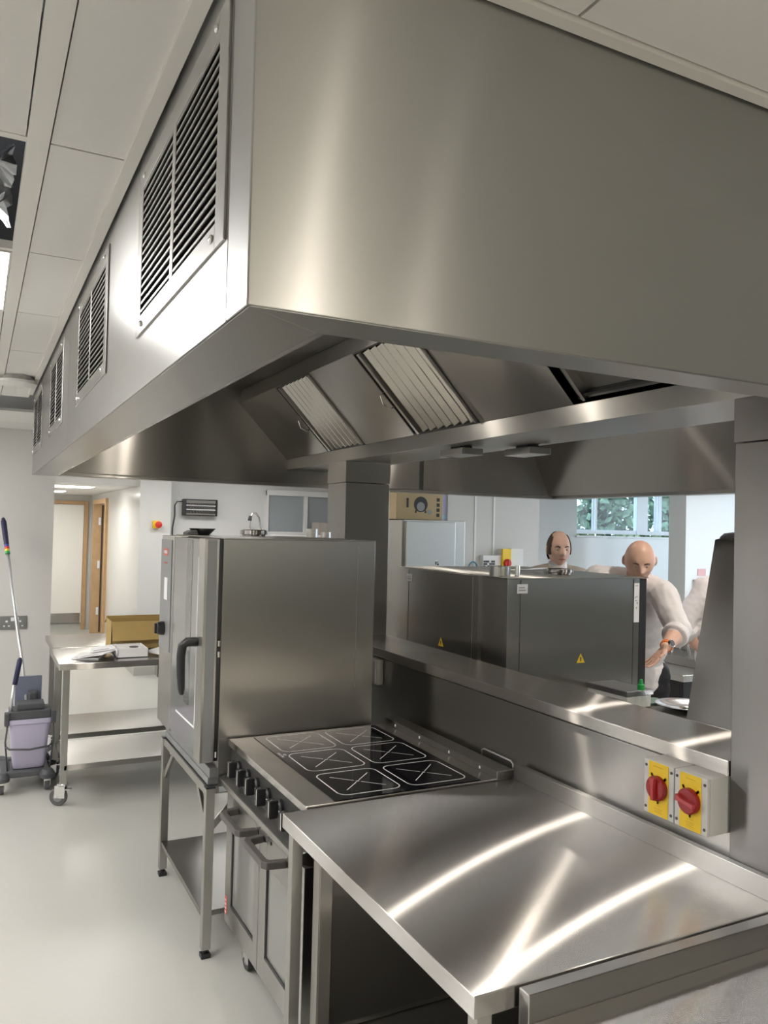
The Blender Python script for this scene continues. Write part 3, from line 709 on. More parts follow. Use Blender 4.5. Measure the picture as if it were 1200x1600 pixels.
# door
dy0, dy1, dz0, dz1 = CY0-.004, 3.928, .805, CZ1-.004
bm = BM(); gy0, gy1, gz0, gz1 = dy0+.10, dy1-.03, .90, dz1
box(bm, DX, DX+.062, dy0, gy0, dz0, dz1); box(bm, DX, DX+.062, gy1, dy1, dz0, dz1); box(bm, DX+.01, DX+.062, gy0, gy1, dz0, .83)
dr = obj('oven_door', bm, 'tube', ov, .003)
obj('door_glass', box(BM(), DX+.003, DX+.010, gy0, gy1, .815, dz1-.004), 'ovenint', dr, .001)
bm = BM()
box(bm, DX+.0015, DX+.0035, gy0+.006, gy0+.014, .93, dz1-.08); box(bm, DX+.0015, DX+.0035, gy0+.006, gy1-.12, .925, .933)
obj('glass_trim', bm, 'label', dr)
obj('inner_glass_band', box(BM(), DX+.0018, DX+.0032, gy0+.12, gy0+.22, 1.0, dz1-.01), 'glassdark', dr)
obj('door_edge_strip', box(BM(), DX+.012, DX+.052, dy0-.0008, dy0, dz0+.005, dz1-.005), 'panelgrey', dr)
bm = BM()
tube(bm, [(DX, 3.40, 1.300), (DX-.045, 3.40, 1.300), (DX-.062, 3.405, 1.285), (DX-.066, 3.41, 1.24), (DX-.062, 3.42, 1.16), (DX-.056, 3.43, 1.10), (DX-.052, 3.435, 1.075)], [.02, .02, .02, .019, .018, .016, .010], 14)
obj('door_handle', bm, 'black', dr, 0, True)
bm = BM()
for z in (1.255, 1.30, .835): cyl(bm, (.927, CY0+.002, z-.012), (.927, CY0+.002, z+.012), .007, seg=12)
obj('hinge', bm, 'chrome', dr, 0, 'a')
# things standing on the oven roof
bm = BM(); lathe(bm, [(.058, 0), (.06, .008), (.070, .01), (.070, .030), (.06, .034)], (1.30, 4.05, CZ1)); setp(obj('vent_cap', bm, 'steel', ov, 0, 'a'))
bm = BM(); lathe(bm, [(.030, 0), (.030, .045), (.024, .045), (.024, 0)], (1.60, 3.98, CZ1)); lathe(bm, [(.027, 0), (.027, .03), (.022, .03), (.022, 0)], (1.665-.02, 3.90, CZ1)); obj('vent_pipe', bm, 'tube', ov, 0, 'a')
bm = BM(); lathe(bm, [(.035, 0), (.055, .02), (.068, .034), (.062, .034), (.03, .006)], (1.045, 4.12, CZ1)); 
setp(obj('bowl', bm, 'black', None, 0, 'a'), 'small black bowl on top of the combi oven, below the insect killer', 'bowl')
bm = BM(); box(bm, .955, 1.01, 4.06, 4.16, CZ1, CZ1+.012); prism(bm, [(.955, CZ1+.012), (1.01, CZ1+.012), (1.0, CZ1+.026), (.975, CZ1+.022)], 'y', 4.06, 4.16)
setp(obj('stapler', bm, 'greyplastic', None, .003), 'small grey gadget on top of the combi oven, left of the black bowl', 'gadget')

st = thing('oven_stand', 'square tube steel stand with a shelf, carrying the combi oven', 'stand', (1.27, 3.77, 0))
for (x, y) in ((.885, 3.30), (.885, 4.16), (1.60, 3.33), (1.60, 4.16)):
    lg = obj('leg', box(BM(), x, x+.038, y, y+.038, .035, .70), 'tube', st, .002)
    bm = BM(); box(bm, x-.001, x+.039, y-.001, y+.039, 0, .018); cyl(bm, (x+.019, y+.019, .018), (x+.019, y+.019, .04), .012, seg=12); obj('foot', bm, 'black', lg, .002)
    obj('leg_cap', box(BM(), x-.001, x+.039, y-.001, y+.039, .70, .706), 'black', lg, .001)
bm = BM(); box(bm, .89, .92, 3.338, 4.16, .665, .70); obj('rail', bm, 'tube', st, .002)
bm = BM(); box(bm, .923, 1.60, 3.335, 3.36, .665, .70); obj('rail', bm, 'tube', st, .002)
bm = BM(); box(bm, .923, 1.60, 4.165, 4.19, .665, .70); obj('rail', bm, 'tube', st, .002)
obj('shelf', box(BM(), .89, 1.62, 3.34, 4.16, .155, .178), 'ovenst', st, .002)
bm = BM(); box(bm, .90, 1.62, 3.338, 4.18, .706, .735); obj('support_frame', bm, 'panelgrey', st, .002)
for (y0, y1) in ((4.155, 4.06), (3.342, 3.44)):
    bm = BM(); d = 1 if y1 > y0 else -1; prism(bm, [(y0, .50), (y0, .54), (y1+d*.05, .668), (y1+d*.09, .668)], 'x', .897, .912); obj('brace', bm, 'tube', st)
bm = BM(); prism(bm, [(.922, .50), (.922, .54), (1.04, .668), (1.08, .668)], 'y', 3.345, 3.352); obj('brace', bm, 'tube', st)
obj('rating_label', box(BM(), .95, 1.01, 3.333, 3.335, .672, .695), 'label', st)

# ------------------------------------------------------------------ isolator switches and socket on the splash panel
def isolator(y0, y1, rot, label):
    x0, x1, z0, z1 = 1.722, 1.814, 1.015, 1.165; t = thing('isolator_switch', label, 'switch', (x1, (y0+y1)/2, z0), 'isolator switches on the splash panel')
    obj('switch_box', box(BM(), x0+.012, x1, y0+.001, y1-.001, z0, z1), 'boxgrey', t, .002)
    obj('lid', box(BM(), x0, x0+.011, y0+.001, y1-.001, z0, z1), 'boxgrey', t, .002)
    c = (y0+y1)/2; pl = obj('yellow_plate', box(BM(), x0-.0015, x0, c-.036, c+.036, z0+.002, z1-.002), 'yellow', t)
    zc = z0+.079; dn = BM()
    lathe(dn, [(.034, 0), (.034, -.012), (.030, -.015)], (x0-.0015, c, zc), 32, 'x'); dk = obj('rotary_disc', dn, 'crimson', t, 0, 'a')
    bm = BM(); prism(bm, [(-.030, -.006), (-.008, -.0045), (.008, -.0045), (.030, -.009), (.030, .009), (.008, .0045), (-.008, .0045), (-.030, .006)], 'x', -.012, 0)
    xf(bm, Matrix.Translation((x0-.0155, c, zc)) @ Matrix.Rotation(R(rot), 4, 'X')); obj('rotary_grip', bm, 'crimson2', dk, .001)
    bm = BM()
    for a in (-35, 40, 180):
        d = Vector((0, -math.sin(R(a)), math.cos(R(a)))); p = Vector((x0-.003, c, zc)); q = Vector((0, d.z, -d.y))*.003
        vs = [bm.verts.new(p+v) for v in (d*.028+q, d*.028-q, d*.044-q, d*.044+q)]; f = bm.faces.new(vs)
        bmesh.ops.extrude_face_region(bm, geom=[f]); 
    obj('padlock_tab', bm, 'card', dk)
    bm = BM()
    for yy in (y0+.009, y1-.009):
        for zz in (z0+.017, z1-.017): lathe(bm, [(.0042, .0005), (.0042, -.0015)], (x0, yy, zz), 12, 'x')
    obj('screw', bm, 'greyplastic', t)
    bm = BM()
    for k, (w, zz) in enumerate(((.034, .137), (.020, .030), (.030, .022), (.024, .017), (.028, .012))): box(bm, x0-.0019, x0-.0015, c-w/2, c+w/2, z0+zz-.0012, z0+zz)
    obj('plate_print', bm, plain('plate_print', (.62, .38, .03), .5), pl)
isolator(1.593, 1.703, 88, 'left of the two grey and yellow isolator switches, its red grip upright')
isolator(1.480, 1.591, 10, 'right of the two grey and yellow isolator switches, its red grip turned level')
t = thing('wall_socket', 'grey socket box on the splash panel behind the combi oven corner', 'socket', (1.81, 3.58, 1.02))
obj('socket_box', box(BM(), 1.775, 1.814, 3.52, 3.66, 1.03, 1.155), 'boxgrey', t, .006)
obj('cover_edge', box(BM(), 1.768, 1.775, 3.525, 3.655, 1.035, 1.15), 'white', t, .003)

# ------------------------------------------------------------------ prep tables behind the oven
def prep(x0, x1, y0, y1, label, shelfz):
    t = thing('prep_table', label, 'table', ((x0+x1)/2, (y0+y1)/2, 0), 'wheeled steel prep tables')
    obj('table_top', box(BM(), x0, x1, y0, y1, .86, .90), 'top', t, .003)
    obj('shelf', box(BM(), x0+.05, x1-.05, y0+.03, y1-.03, shelfz, shelfz+.035), 'steel', t, .003)
    for x in (x0+.03, x1-.07):
        for y in (y0+.03, y1-.07):
            lg = obj('leg', box(BM(), x, x+.04, y, y+.04, .14, .86), 'tube', t, .002)
            c = caster(t, x+.02, y+.02, .055, .03, True, .14, 62, 'rubber')
    return t
ta = prep(.49, 1.65, 5.40, 6.08, 'wheeled steel prep table carrying the cardboard box and papers', .22)
tb = prep(.51, 1.70, 6.11, 6.79, 'second steel prep table standing directly behind the first', .24)
obj('drawer_bracket', box(BM(), 1.10, 1.2, 5.42, 5.5, .78, .86), 'steel', ta, .002)
# cardboard box (open)
cbx = thing('cardboard_box', 'open brown cardboard box on the prep table', 'box', (1.15, 6.0, .9))
bm = BM(); x0, x1, y0, y1, z0, z1 = .87, 1.40, 5.88, 6.14, .9, 1.10
box(bm, x0, x1, y0, y0+.006, z0, z1); box(bm, x0, x1, y1-.006, y1, z0, z1+.015); box(bm, x0, x0+.006, y0, y1, z0, z1); box(bm, x1-.006, x1, y0, y1, z0, z1); box(bm, x0, x1, y0, y1, z0, z0+.006)
obj('carton', bm, 'card', cbx)
bm = BM(); prism(bm, [(y1-.006, z1), (y1, z1), (y1+.12, z1-.04), (y1+.115, z1-.045)], 'x', x0, x1); prism(bm, [(y0, z1), (y0+.005, z1), (y0-.07, z1-.13), (y0-.075, z1-.125)], 'x', x0, x1)
obj('box_flap', bm, 'card', cbx)
wbx = thing('white_box', 'small open white box in front of the cardboard box, among the papers', 'box', (.96, 5.60, .9))
bm = BM(); x0, x1, y0, y1, z0, z1 = .86, 1.06, 5.52, 5.80, .9, .955
box(bm, x0, x1, y0, y0+.004, z0, z1); box(bm, x0, x1, y1-.004, y1, z0, z1); box(bm, x0, x0+.004, y0, y1, z0, z1); box(bm, x1-.004, x1, y0, y1, z0, z1); box(bm, x0, x1, y0, y1, z0, z0+.004)
obj('carton', bm, 'paper', wbx)
bm = BM(); box(bm, .88, 1.03, 5.56, 5.76, .94, .955); obj('leaflet', bm, 'paper', wbx); bm = BM(); lathe(bm, [(.03, 0), (.03, .004)], (.98, 5.62, .956), 16); obj('leaflet_print', bm, 'ink', wbx)
def paper(c, s, rz, tilt, label):
    bm = BM(); box(bm, -s[0]/2, s[0]/2, -s[1]/2, s[1]/2, 0, .006); xf(bm, Matrix.Translation(c) @ Matrix.Rotation(R(rz), 4, 'Z') @ Matrix.Rotation(R(tilt), 4, 'Y'))
    o = setp(obj('booklet', bm, 'paper'), label, 'booklet', 'booklets on the prep table')
    bm = BM(); box(bm, -s[0]/2+.02, s[0]/2-.04, -s[1]/2+.02, -s[1]/2+.05, .006, .0068); xf(bm, Matrix.Translation(c) @ Matrix.Rotation(R(rz), 4, 'Z') @ Matrix.Rotation(R(tilt), 4, 'Y'))
    obj('print', bm, 'inkg', o)
paper((.70, 5.66, .901), (.17, .25), -20, 0, 'flat white booklet at the left end of the paper pile on the prep table')
paper((.755, 5.62, .922), (.19, .27), -32, -10, 'white booklet leaning on the flat one, left of the white box')
paper((.80, 5.74, .935), (.16, .22), -10, -8, 'white booklet leaning against the white box, behind the others')
paper((1.17, 5.58, .925), (.15, .22), 25, -8, 'white booklet right of the white box, partly behind the oven')

# ------------------------------------------------------------------ mop trolley
mt = thing('mop_bucket_trolley', 'lilac mop bucket with grey wringer on a wheeled base by the left wall', 'mop bucket', (.36, 5.95, 0))
bm = BM()
def ring(cx, cy, hx, hy, z, r=.03): return [bm.verts.new((p[0], p[1], z)) for p in rrect(cx, cy, hx, hy, r, 4)]
L_ = [ring(.365, 6.0, .095, .13, .14), ring(.365, 6.0, .10, .14, .16), ring(.362, 6.0, .125, .17, .44), ring(.362, 6.0, .138, .182, .445), ring(.362, 6.0, .138, .182, .475), ring(.362, 6.0, .122, .168, .475), ring(.364, 6.0, .10, .14, .17)]
for A, B in zip(L_, L_[1:]):
    n = len(A)
    for k in range(n): bm.faces.new([A[k], A[(k+1) % n], B[(k+1) % n], B[k]])
bm.faces.new(L_[0]); bm.faces.new(L_[-1]); obj('bucket', bm, 'purple', mt, 0, 'a')
bm = BM(); box(bm, .255, .47, 5.81, 5.823, .30, .43); xf(bm, Matrix.Translation((0, 0, 0)))
bm2 = bm
bm = BM(); box(bm, .19, .25, 5.80, 6.2, .085, .135); box(bm, .45, .49, 5.80, 6.2, .085, .135); box(bm, .19, .49, 5.80, 5.86, .10, .14); box(bm, .19, .49, 6.14, 6.2, .10, .14); box(bm, .25, .47, 5.86, 6.14, .112, .13)
for x in (.20, .475):
    for y in (5.80, 6.20): lathe(bm, [(.05, 0), (.05, .03), (.03, .06)], (x, y, .085), 20)
obj('trolley_base', bm, 'greyplastic', mt, .008); bm2.free()
for (x, y) in ((.20, 5.79), (.475, 5.79), (.20, 6.19), (.475, 6.19)): caster(mt, x, y, .042, .028, False, .09, 0, 'rubber')
bm = BM(); tube(bm, [(.235, 5.84, .13), (.215, 5.84, .33), (.225, 5.83, .44)], .006); tube(bm, [(.49, 5.84, .13), (.51, 5.84, .33), (.505, 5.83, .44)], .006)
tube(bm, [(.22, 5.84, .30), (.24, 5.81, .29), (.36, 5.80, .28), (.48, 5.81, .29), (.50, 5.84, .30)], .007); obj('wire_bail', bm, 'greyplastic', mt, 0, True)
bm = BM(); box(bm, .235, .49, 5.83, 6.02, .475, .53); box(bm, .27, .455, 5.85, 6.0, .40, .475); box(bm, .205, .235, 5.81, 5.87, .44, .525); box(bm, .49, .52, 5.81, 5.87, .44, .525)
prism(bm, [(5.86, .53), (5.86, .57), (5.98, .575), (5.98, .53)], 'x', .28, .45); obj('wringer', bm, 'greyplastic', mt, .006)
bm = BM(); box(bm, .275, .445, 6.10, 6.11, .40, .715); obj('splash_board', bm, 'slate', mt, .004)
bm = BM(); box(bm, .36, .41, 6.0, 6.10, .53, .62); obj('press_pad', bm, 'greyplastic', mt, .01)
bm = BM(); tube(bm, [(.245, 5.86, .52), (.245, 5.86, .60), (.262, 5.88, .72)], .010, 12); hn = obj('press_lever', bm, 'alu', mt, 0, True)
bm = BM(); tube(bm, [(.262, 5.88, .70), (.29, 5.90, .86), (.292, 5.90, .875)], [.016, .017, .008], 12); obj('lever_grip', bm, 'navy', hn, 0, True)
mp = thing('mop', 'mop with long metal handle and blue grip leaning against the left wall', 'mop', (.368, 5.98, .40))
a, b = Vector((.37, 5.97, .40)), Vector((.19, 7.05, 1.81))
def al(t): return a+(b-a)*t
obj('handle', tube(BM(), [al(0), al(.995)], .0125, 14), 'alu', mp, 0, True)
obj('grip', tube(BM(), [al(.84), al(.86), al(.98), al(1)], [.016, .019, .021, .012], 14), 'navy', mp, 0, True)
for k, c in enumerate(((.02, .35, .08), (.85, .62, .05), (.62, .04, .03), (.05, .06, .35))):
    obj('colour_ring', tube(BM(), [al(.805+.012*k), al(.816+.012*k)], .018, 14), plain('ring_%d' % k, c, .4), mp)
obj('socket', tube(BM(), [al(0), al(.06)], .02, 12), 'greyplastic', mp)
bm = BM()
for k in range(16):
    q = a+Vector((random.uniform(-.05, .05), random.uniform(-.05, .05), 0)); tube(bm, [a, (a+q)/2+Vector((0, 0, -.03)), q+Vector((0, 0, -.12))], .008, 6)
obj('mop_strands', bm, 'white', mp, 0, True)
# wall socket
t = thing('double_socket', 'grey metal double socket on the left wall behind the mop handle', 'socket', (.30, 7.2, .905))
obj('plate', box(BM(), .195, .395, 7.188, 7.2, .905, 1.015), 'socket', t, .003)
bm = BM(); 
for x in (.245, .345): box(bm, x-.008, x+.008, 7.186, 7.188, .965, .98); box(bm, x-.025, x-.01, 7.186, 7.188, .93, .94); box(bm, x+.01, x+.025, 7.186, 7.188, .93, .94)
obj('socket_holes', bm, 'label', t)
bm = BM(); box(bm, .275, .30, 7.184, 7.188, .975, 1.005); box(bm, .31, .335, 7.184, 7.188, .975, 1.005); obj('rocker', bm, 'label', t)
# e-stop
t = thing('emergency_stop', 'red emergency stop button on a yellow box, on the far white wall', 'button', (1.91, 9.75, 1.74))
obj('stop_box', box(BM(), 1.87, 1.95, 9.70, 9.75, 1.74, 1.83), 'yellow', t, .004)
obj('mushroom_button', lathe(BM(), [(.015, 0), (.015, -.02), (.04, -.022), (.04, -.035), (.025, -.043)], (1.93, 9.70, 1.785), 20, 'y'), 'red', t, 0, 'a')
# insect killer
t = thing('insect_killer', 'black and silver fly killer unit on the far wall above the oven', 'insect killer', (2.46, 9.95, 1.92))
obj('housing', box(BM(), 2.26, 2.68, 9.84, 9.95, 1.905, 2.11), 'black', t, .006)
obj('top_cover', box(BM(), 2.29, 2.65, 9.83, 9.842, 2.06, 2.095), 'tube', t, .002)
obj('bottom_cover', box(BM(), 2.29, 2.65, 9.83, 9.842, 1.915, 1.935), 'tube', t, .002)
bm = BM()
for k in range(19): box(bm, 2.30+.0185*k, 2.304+.0185*k, 9.83, 9.835, 1.937, 2.058)
for z in (1.97, 2.0, 2.03): box(bm, 2.30, 2.64, 9.829, 9.833, z, z+.003)
obj('wire_guard', bm, 'tube', t)
bm = BM(); tube(bm, [(2.29, 9.838, 1.98), (2.65, 9.838, 1.98)], .008, 8); tube(bm, [(2.29, 9.838, 2.03), (2.65, 9.838, 2.03)], .008, 8); obj('tube_lamp', bm, 'label', t)
obj('power_cable', tube(BM(), [(2.26, 9.93, 2.08), (2.20, 9.93, 2.075), (2.17, 9.93, 2.03), (2.175, 9.93, 1.9), (2.15, 9.93, 1.75), (2.15, 9.93, 1.60)], .006, 8), 'black', t, 0, True)
bm = BM(); box(bm, 2.22, 2.30, 9.943, 9.95, 2.14, 2.22); setp(obj('blank_socket_plate', bm, 'boxgrey', None, .002), 'pale square plate on the far wall just above the insect killer', 'wall plate')
# spray tap and sink on the far side
t = thing('sink_unit', 'steel sink bench with arched tap against the far wall, behind the combi oven', 'sink', (3.0, 9.6, 0))
obj('bench_top', box(BM(), 2.2, 4.35, 9.3, 9.93, .86, .90), 'top', t, .003)
obj('front_panel', box(BM(), 2.25, 4.3, 9.35, 9.9, .1, .86), 'steel', t)
obj('tap', tube(BM(), [(3.18, 9.6, .9), (3.17, 9.6, 1.75), (3.14, 9.6, 1.90), (3.10, 9.6, 1.955), (3.055, 9.6, 1.955), (3.03, 9.6, 1.90), (3.025, 9.6, 1.87), (3.025, 9.6, 1.72)], .014, 12), 'chrome', t, 0, True)
obj('spray_head', tube(BM(), [(3.03, 9.6, 1.92), (3.022, 9.6, 1.86)], [.02, .024], 12), 'greyplastic', t, 0, True)
t = setp(obj('white_tray', box(BM(), 3.30, 4.3, 9.5, 9.8, 1.655, 1.70), 'white', None, .004), 'white shelf edge below the screen on the far wall', 'shelf')
t = setp(obj('grey_carton', box(BM(), 3.93, 4.25, 9.55, 9.8, 1.70, 1.86), plain('pale_taupe', (.42, .38, .34), .6), None, .004), 'pale taupe box on the white shelf by the screen', 'box')

# ------------------------------------------------------------------ rear cooking line
ro = thing('rear_combi_oven', 'large stainless oven seen from behind across the shelf, with warning stickers', 'oven', (2.7, 3.65, .9))
OX0, OX1, OY0, OY1, OZ0, OZ1 = 2.26, 3.10, 3.12, 4.19, .93, 1.580
obj('oven_body', box(BM(), OX0, OX1, OY0, OY1, OZ0, OZ1-.004), 'ovenst', ro, .002)
obj('oven_roof', box(BM(), OX0-.004, OX1+.06, OY0-.004, OY1, OZ1-.004, OZ1), 'tube', ro, .001)
obj('back_cover', box(BM(), OX0-.022, OX0, 3.335, OY1, OZ0, OZ1-.004), 'ovenst', ro, .001)
obj('back_seam', box(BM(), OX0-.0235, OX0-.022, 4.052, 4.055, OZ0, OZ1-.01), 'darkmetal', ro)
obj('back_seam', box(BM(), OX0-.0235, OX0-.022, 3.385, 3.388, OZ0, OZ1-.01), 'tube', ro)
obj('side_seam', box(BM(), 2.333, 2.336, OY0-.0012, OY0, OZ0, OZ1-.01), 'darkmetal', ro)
obj('side_seam', box(BM(), 3.058, 3.061, OY0-.0012, OY0, OZ0, OZ1-.01), 'darkmetal', ro)
dd = obj('front_door', box(BM(), OX1+.004, OX1+.055, OY0+.004, OY1-.02, OZ0, OZ1-.01), 'black', ro, .003)
sp = obj('instruction_strip', box(BM(), 3.062, 3.098, OY0-.0018, OY0, 1.345, 1.548), 'label', ro)
bm = BM()
for (x, z, w, h) in ((3.07, 1.533, .018, .004), (3.068, 1.47, .006, .008), (3.078, 1.475, .008, .006), (3.07, 1.455, .012, .005), (3.08, 1.44, .008, .010), (3.076, 1.415, .006, .010)): box(bm, x, x+w, OY0-.0024, OY0-.0018, z, z+h)
obj('strip_print', bm, 'inkg', sp)
def sticker(cx, cz, face, w=.045, h=.036):
    bm = BM(); p = BM()
    if face == 'y':
        box(bm, cx-w/2, cx+w/2, OY0-.002, OY0, cz-h/2, cz+h/2); box(p, cx-w*.35, cx+w*.2, OY0-.0026, OY0-.002, cz+.003, cz+.008); box(p, cx-w*.35, cx+w*.3, OY0-.0026, OY0-.002, cz-.01, cz-.004)
    else:
        x = OX0-.022; box(bm, x-.002, x, cx-w/2, cx+w/2, cz-h/2, cz+h/2); box(p, x-.0026, x-.002, cx-w*.2, cx+w*.3, cz+.003, cz+.008); box(p, x-.0026, x-.002, cx-w*.3, cx+w*.3, cz-.01, cz-.004)
    s = obj('address_label', bm, 'label', ro, .0008); obj('label_print', p, 'inkg', s)
sticker(2.345, 1.528, 'y', .062, .045); sticker(4.045, 1.523, 'x', .062, .045)
def warn(c, z, face):
    bm = BM(); s = .026; P = [(c-s, z-s*.8), (c+s, z-s*.8), (c, z+s)]; q = [(c-.003, z-s*.5), (c+.003, z-s*.5), (c+.004, z+s*.3), (c-.004, z+s*.3)]
    if face == 'y': prism(bm, P, 'y', OY0-.002, OY0)
    else: prism(bm, P, 'x', OX0-.024, OX0-.022)
    w = obj('warning_triangle', bm, 'yellow', ro); bm = BM()
    if face == 'y': prism(bm, q, 'y', OY0-.0026, OY0-.002)
    else: prism(bm, q, 'x', OX0-.0246, OX0-.024)
    obj('warning_mark', bm, 'ink', w)
warn(2.712, 1.175, 'y'); warn(3.683, 1.20, 'x')
lathe_cap = BM(); lathe(lathe_cap, [(.060, 0), (.062, .01), (.072, .012), (.072, .026), (.06, .030)], (2.80, 3.40, OZ1)); obj('vent_cap', lathe_cap, 'steel', ro, 0, 'a')
bm = BM(); lathe(bm, [(.052, 0), (.052, .05), (.045, .05), (.045, 0)], (2.315, 3.265, OZ1)); obj('flue_stub', bm, 'tube', ro, 0, 'a')
obj('flue_stub', lathe(BM(), [(.012, 0), (.012, .055), (.008, .055)], (2.385, 3.215, OZ1), 12), 'chrome', ro, 0, 'a')
obj('roof_pipe', tube(BM(), [(2.52, 3.50, OZ1+.012), (2.99, 3.75, OZ1+.012)], .007, 8), 'tube', ro, 0, True)
rs = thing('rear_oven_stand', 'dark stand under the rear oven, beyond the shelf', 'stand', (2.7, 3.65, 0))
obj('stand_top', box(BM(), 2.24, 3.14, 3.13, 4.18, .885, .93), 'steel', rs, .002)
for (x, y) in ((2.26, 3.15), (3.08, 3.15), (2.26, 4.1), (3.08, 4.1)): obj('leg', box(BM(), x, x+.04, y, y+.04, 0, .885), 'tube', rs, .002)
# rear counter
rc = thing('rear_counter', 'steel counter behind the shelf carrying trays, squeeze bottle and round dish', 'counter', (2.75, 2.3, 0))
obj('counter_top', box(BM(), 2.13, 3.08, 1.35, 3.10, .86, .90), 'steel', rc, .003)
for (x, y) in ((2.15, 1.37), (2.94, 1.37), (2.15, 3.04), (2.94, 3.04)): obj('leg', box(BM(), x, x+.04, y, y+.04, 0, .86), 'tube', rc, .002)
obj('undershelf', box(BM(), 2.19, 2.96, 1.40, 3.06, .3, .33), 'steel', rc)
# riser platform under the small items
rp = setp(obj('riser_box', box(BM(), 2.40, 3.07, 2.12, 3.10, .90, .97), 'steel', None, .003), 'low steel platform on the rear counter under the trays', 'platform')
# tray container
tc_ = thing('food_container', 'clear food container with dark grey lid in front of the rear oven', 'container', (2.75, 2.95, .97))
def at(px, py, Z):
    r = _r*((px-600)/FPX)+_u*(-(py-800)/FPX)+_f; t = (Z-H)/r.z; return Vector((0, 0, H))+r*t
p0, p1 = at(874, 1062, 1.03), at(982, 1090, 1.03)
dvec = (p1-p0); dvec.z = 0; L0 = dvec.length; ang = math.atan2(dvec.y, dvec.x)
def local(bm, base, ang): return xf(bm, Matrix.Translation(base) @ Matrix.Rotation(ang, 4, 'Z'))
obj('tub', local(box(BM(), .008, L0-.008, 0, .16, .972-1.03, 0), p0, ang), 'white', tc_, .004)
obj('lid', local(box(BM(), 0, L0, -.008, .168, 0, .026), p0, ang), 'dish', tc_, .003)
obj('tub_label', local(box(BM(), L0*.72, L0*.95, -.002, .0, -.05, -.02), p0, ang), 'ink', tc_)
# bottle
p = at(1001, 1108, .972); p.z = .972
bt = thing('squeeze_bottle', 'clear squeeze bottle with bright green cap on the rear counter', 'bottle', p)
obj('bottle_body', lathe(BM(), [(.026, 0), (.030, .006), (.030, .05), (.026, .075), (.014, .09), (.013, .10)], p, 24), 'clear', bt, 0, True)
obj('screw_cap', lathe(BM(), [(.017, .092), (.017, .116), (.010, .12), (.007, .14), (.004, .142)], p, 20), 'green', bt, 0, 'a')
p = at(1025, 1098, .975)
bm = BM(); prism(bm, rrect(0, 0, .10, .07, .02), 'z', 0, .008); setp(obj('chopping_board', xf(bm, Matrix.Translation((p.x-.03, p.y+.06, .9705)) @ Matrix.Rotation(R(-25), 4, 'Z')), 'greenglass', None, .001), 'pale green board lying behind the squeeze bottle', 'board')
p = at(1060, 1106, .985)
bm = BM(); lathe(bm, [(.075, 0), (.085, .002), (.115, .016), (.14, .020), (.14, .022), (.112, .019), (.08, .006), (.03, .006), (.025, .010), (.012, .012)], (p.x+.07, p.y+.02, .972), 40)
pl = setp(obj('round_dish', bm, 'chrome', None, 0, 'a'), 'shiny round steel dish on the rear counter beside the raised cover', 'dish')
# raised cover of a bratt pan
cv = thing('bratt_pan', 'bratt pan with its tall steel cover raised, left of the right column', 'cooking pan', (2.55, 1.9, .9))
def vp(px, py, X): 
    r = _r*((px-600)/FPX)+_u*(-(py-800)/FPX)+_f; t = X/r.x; return Vector((0, 0, H))+r*t
A = vp(1117, 843, 2.52); B = A+Vector((0, -.75, 0)); Cc = vp(1072, 1122, 2.30); D = Cc+Vector((0, -.72, 0))
bm = BM(); n = Vector((.03, 0, .006)); vs = [bm.verts.new(q) for q in (A, B, D, Cc)]+[bm.verts.new(q+n) for q in (A, B, D, Cc)]
for f in ((0,1,2,3), (7,6,5,4), (0,4,5,1), (1,5,6,2), (2,6,7,3), (3,7,4,0)): bm.faces.new([vs[i] for i in f])
obj('raised_cover', bm, 'column', cv, .002)
obj('pan_body', box(BM(), 2.34, 2.98, 1.38, 2.02, .902, 1.06), 'steel', cv, .006)

# fridge with box
fr = thing('upright_fridge', 'tall stainless upright fridge standing beyond the rear oven', 'fridge', (3.57, 6.35, 0))
obj('cabinet', box(BM(), 3.255, 3.87, 6.0, 6.7, .12, 1.885), 'fridge', fr, .004)
obj('cabinet_side', box(BM(), 3.095+.14, 3.255, 6.0, 6.7, .12, 1.882), 'ovenst', fr, .002)
obj('door', box(BM(), 3.26, 3.75, 5.965, 5.997, .15, 1.87), 'fridge', fr, .004)
for (x, y) in ((3.3, 6.05), (3.8, 6.05), (3.3, 6.6), (3.8, 6.6)): obj('foot', cyl(BM(), (x, y, 0), (x, y, .12), .02), 'black', fr)
s_ = obj('round_sticker', lathe(BM(), [(.027, 0), (.027, -.001)], (3.565, 5.965, 1.512), 24, 'y'), 'label', fr)
bm = BM(); box(bm, 3.548, 3.558, 5.962, 5.9638, 1.50, 1.528); box(bm, 3.548, 3.562, 5.962, 5.9638, 1.515, 1.52); lathe(bm, [(.010, -.0012), (.010, -.002)], (3.575, 5.965, 1.503), 14, 'y'); lathe(bm, [(.006, -.0012), (.006, -.002)], (3.572, 5.965, 1.524), 14, 'y'); obj('sticker_print', bm, 'ink', s_)
cx = thing('appliance_carton', 'tan carton with a printed appliance picture on top of the fridge', 'box', (3.40, 6.25, 1.885))
cf = obj('carton', box(BM(), 3.20, 3.66, 6.05, 6.45, 1.887, 2.12), 'card2', cx, .002)
bm = BM(); lathe(bm, [(.068, 0), (.068, -.001)], (3.44, 6.05, 2.02), 28, 'y'); box(bm, 3.385, 3.40, 6.049, 6.05, 1.945, 1.97); box(bm, 3.48, 3.495, 6.049, 6.05, 1.945, 1.97); obj('printed_picture', bm, 'ink', cf)
bm = BM(); lathe(bm, [(.04, -.001), (.04, -.002)], (3.44, 6.05, 2.0), 24, 'y'); lathe(bm, [(.022, -.002), (.022, -.003)], (3.53, 6.05, 1.955), 20, 'y'); obj('picture_detail', bm, 'inkg', cf)
bm = BM()
for k in range(4): box(bm, 3.60, 3.63, 6.048, 6.05, 1.915+.045*k, 1.945+.045*k)
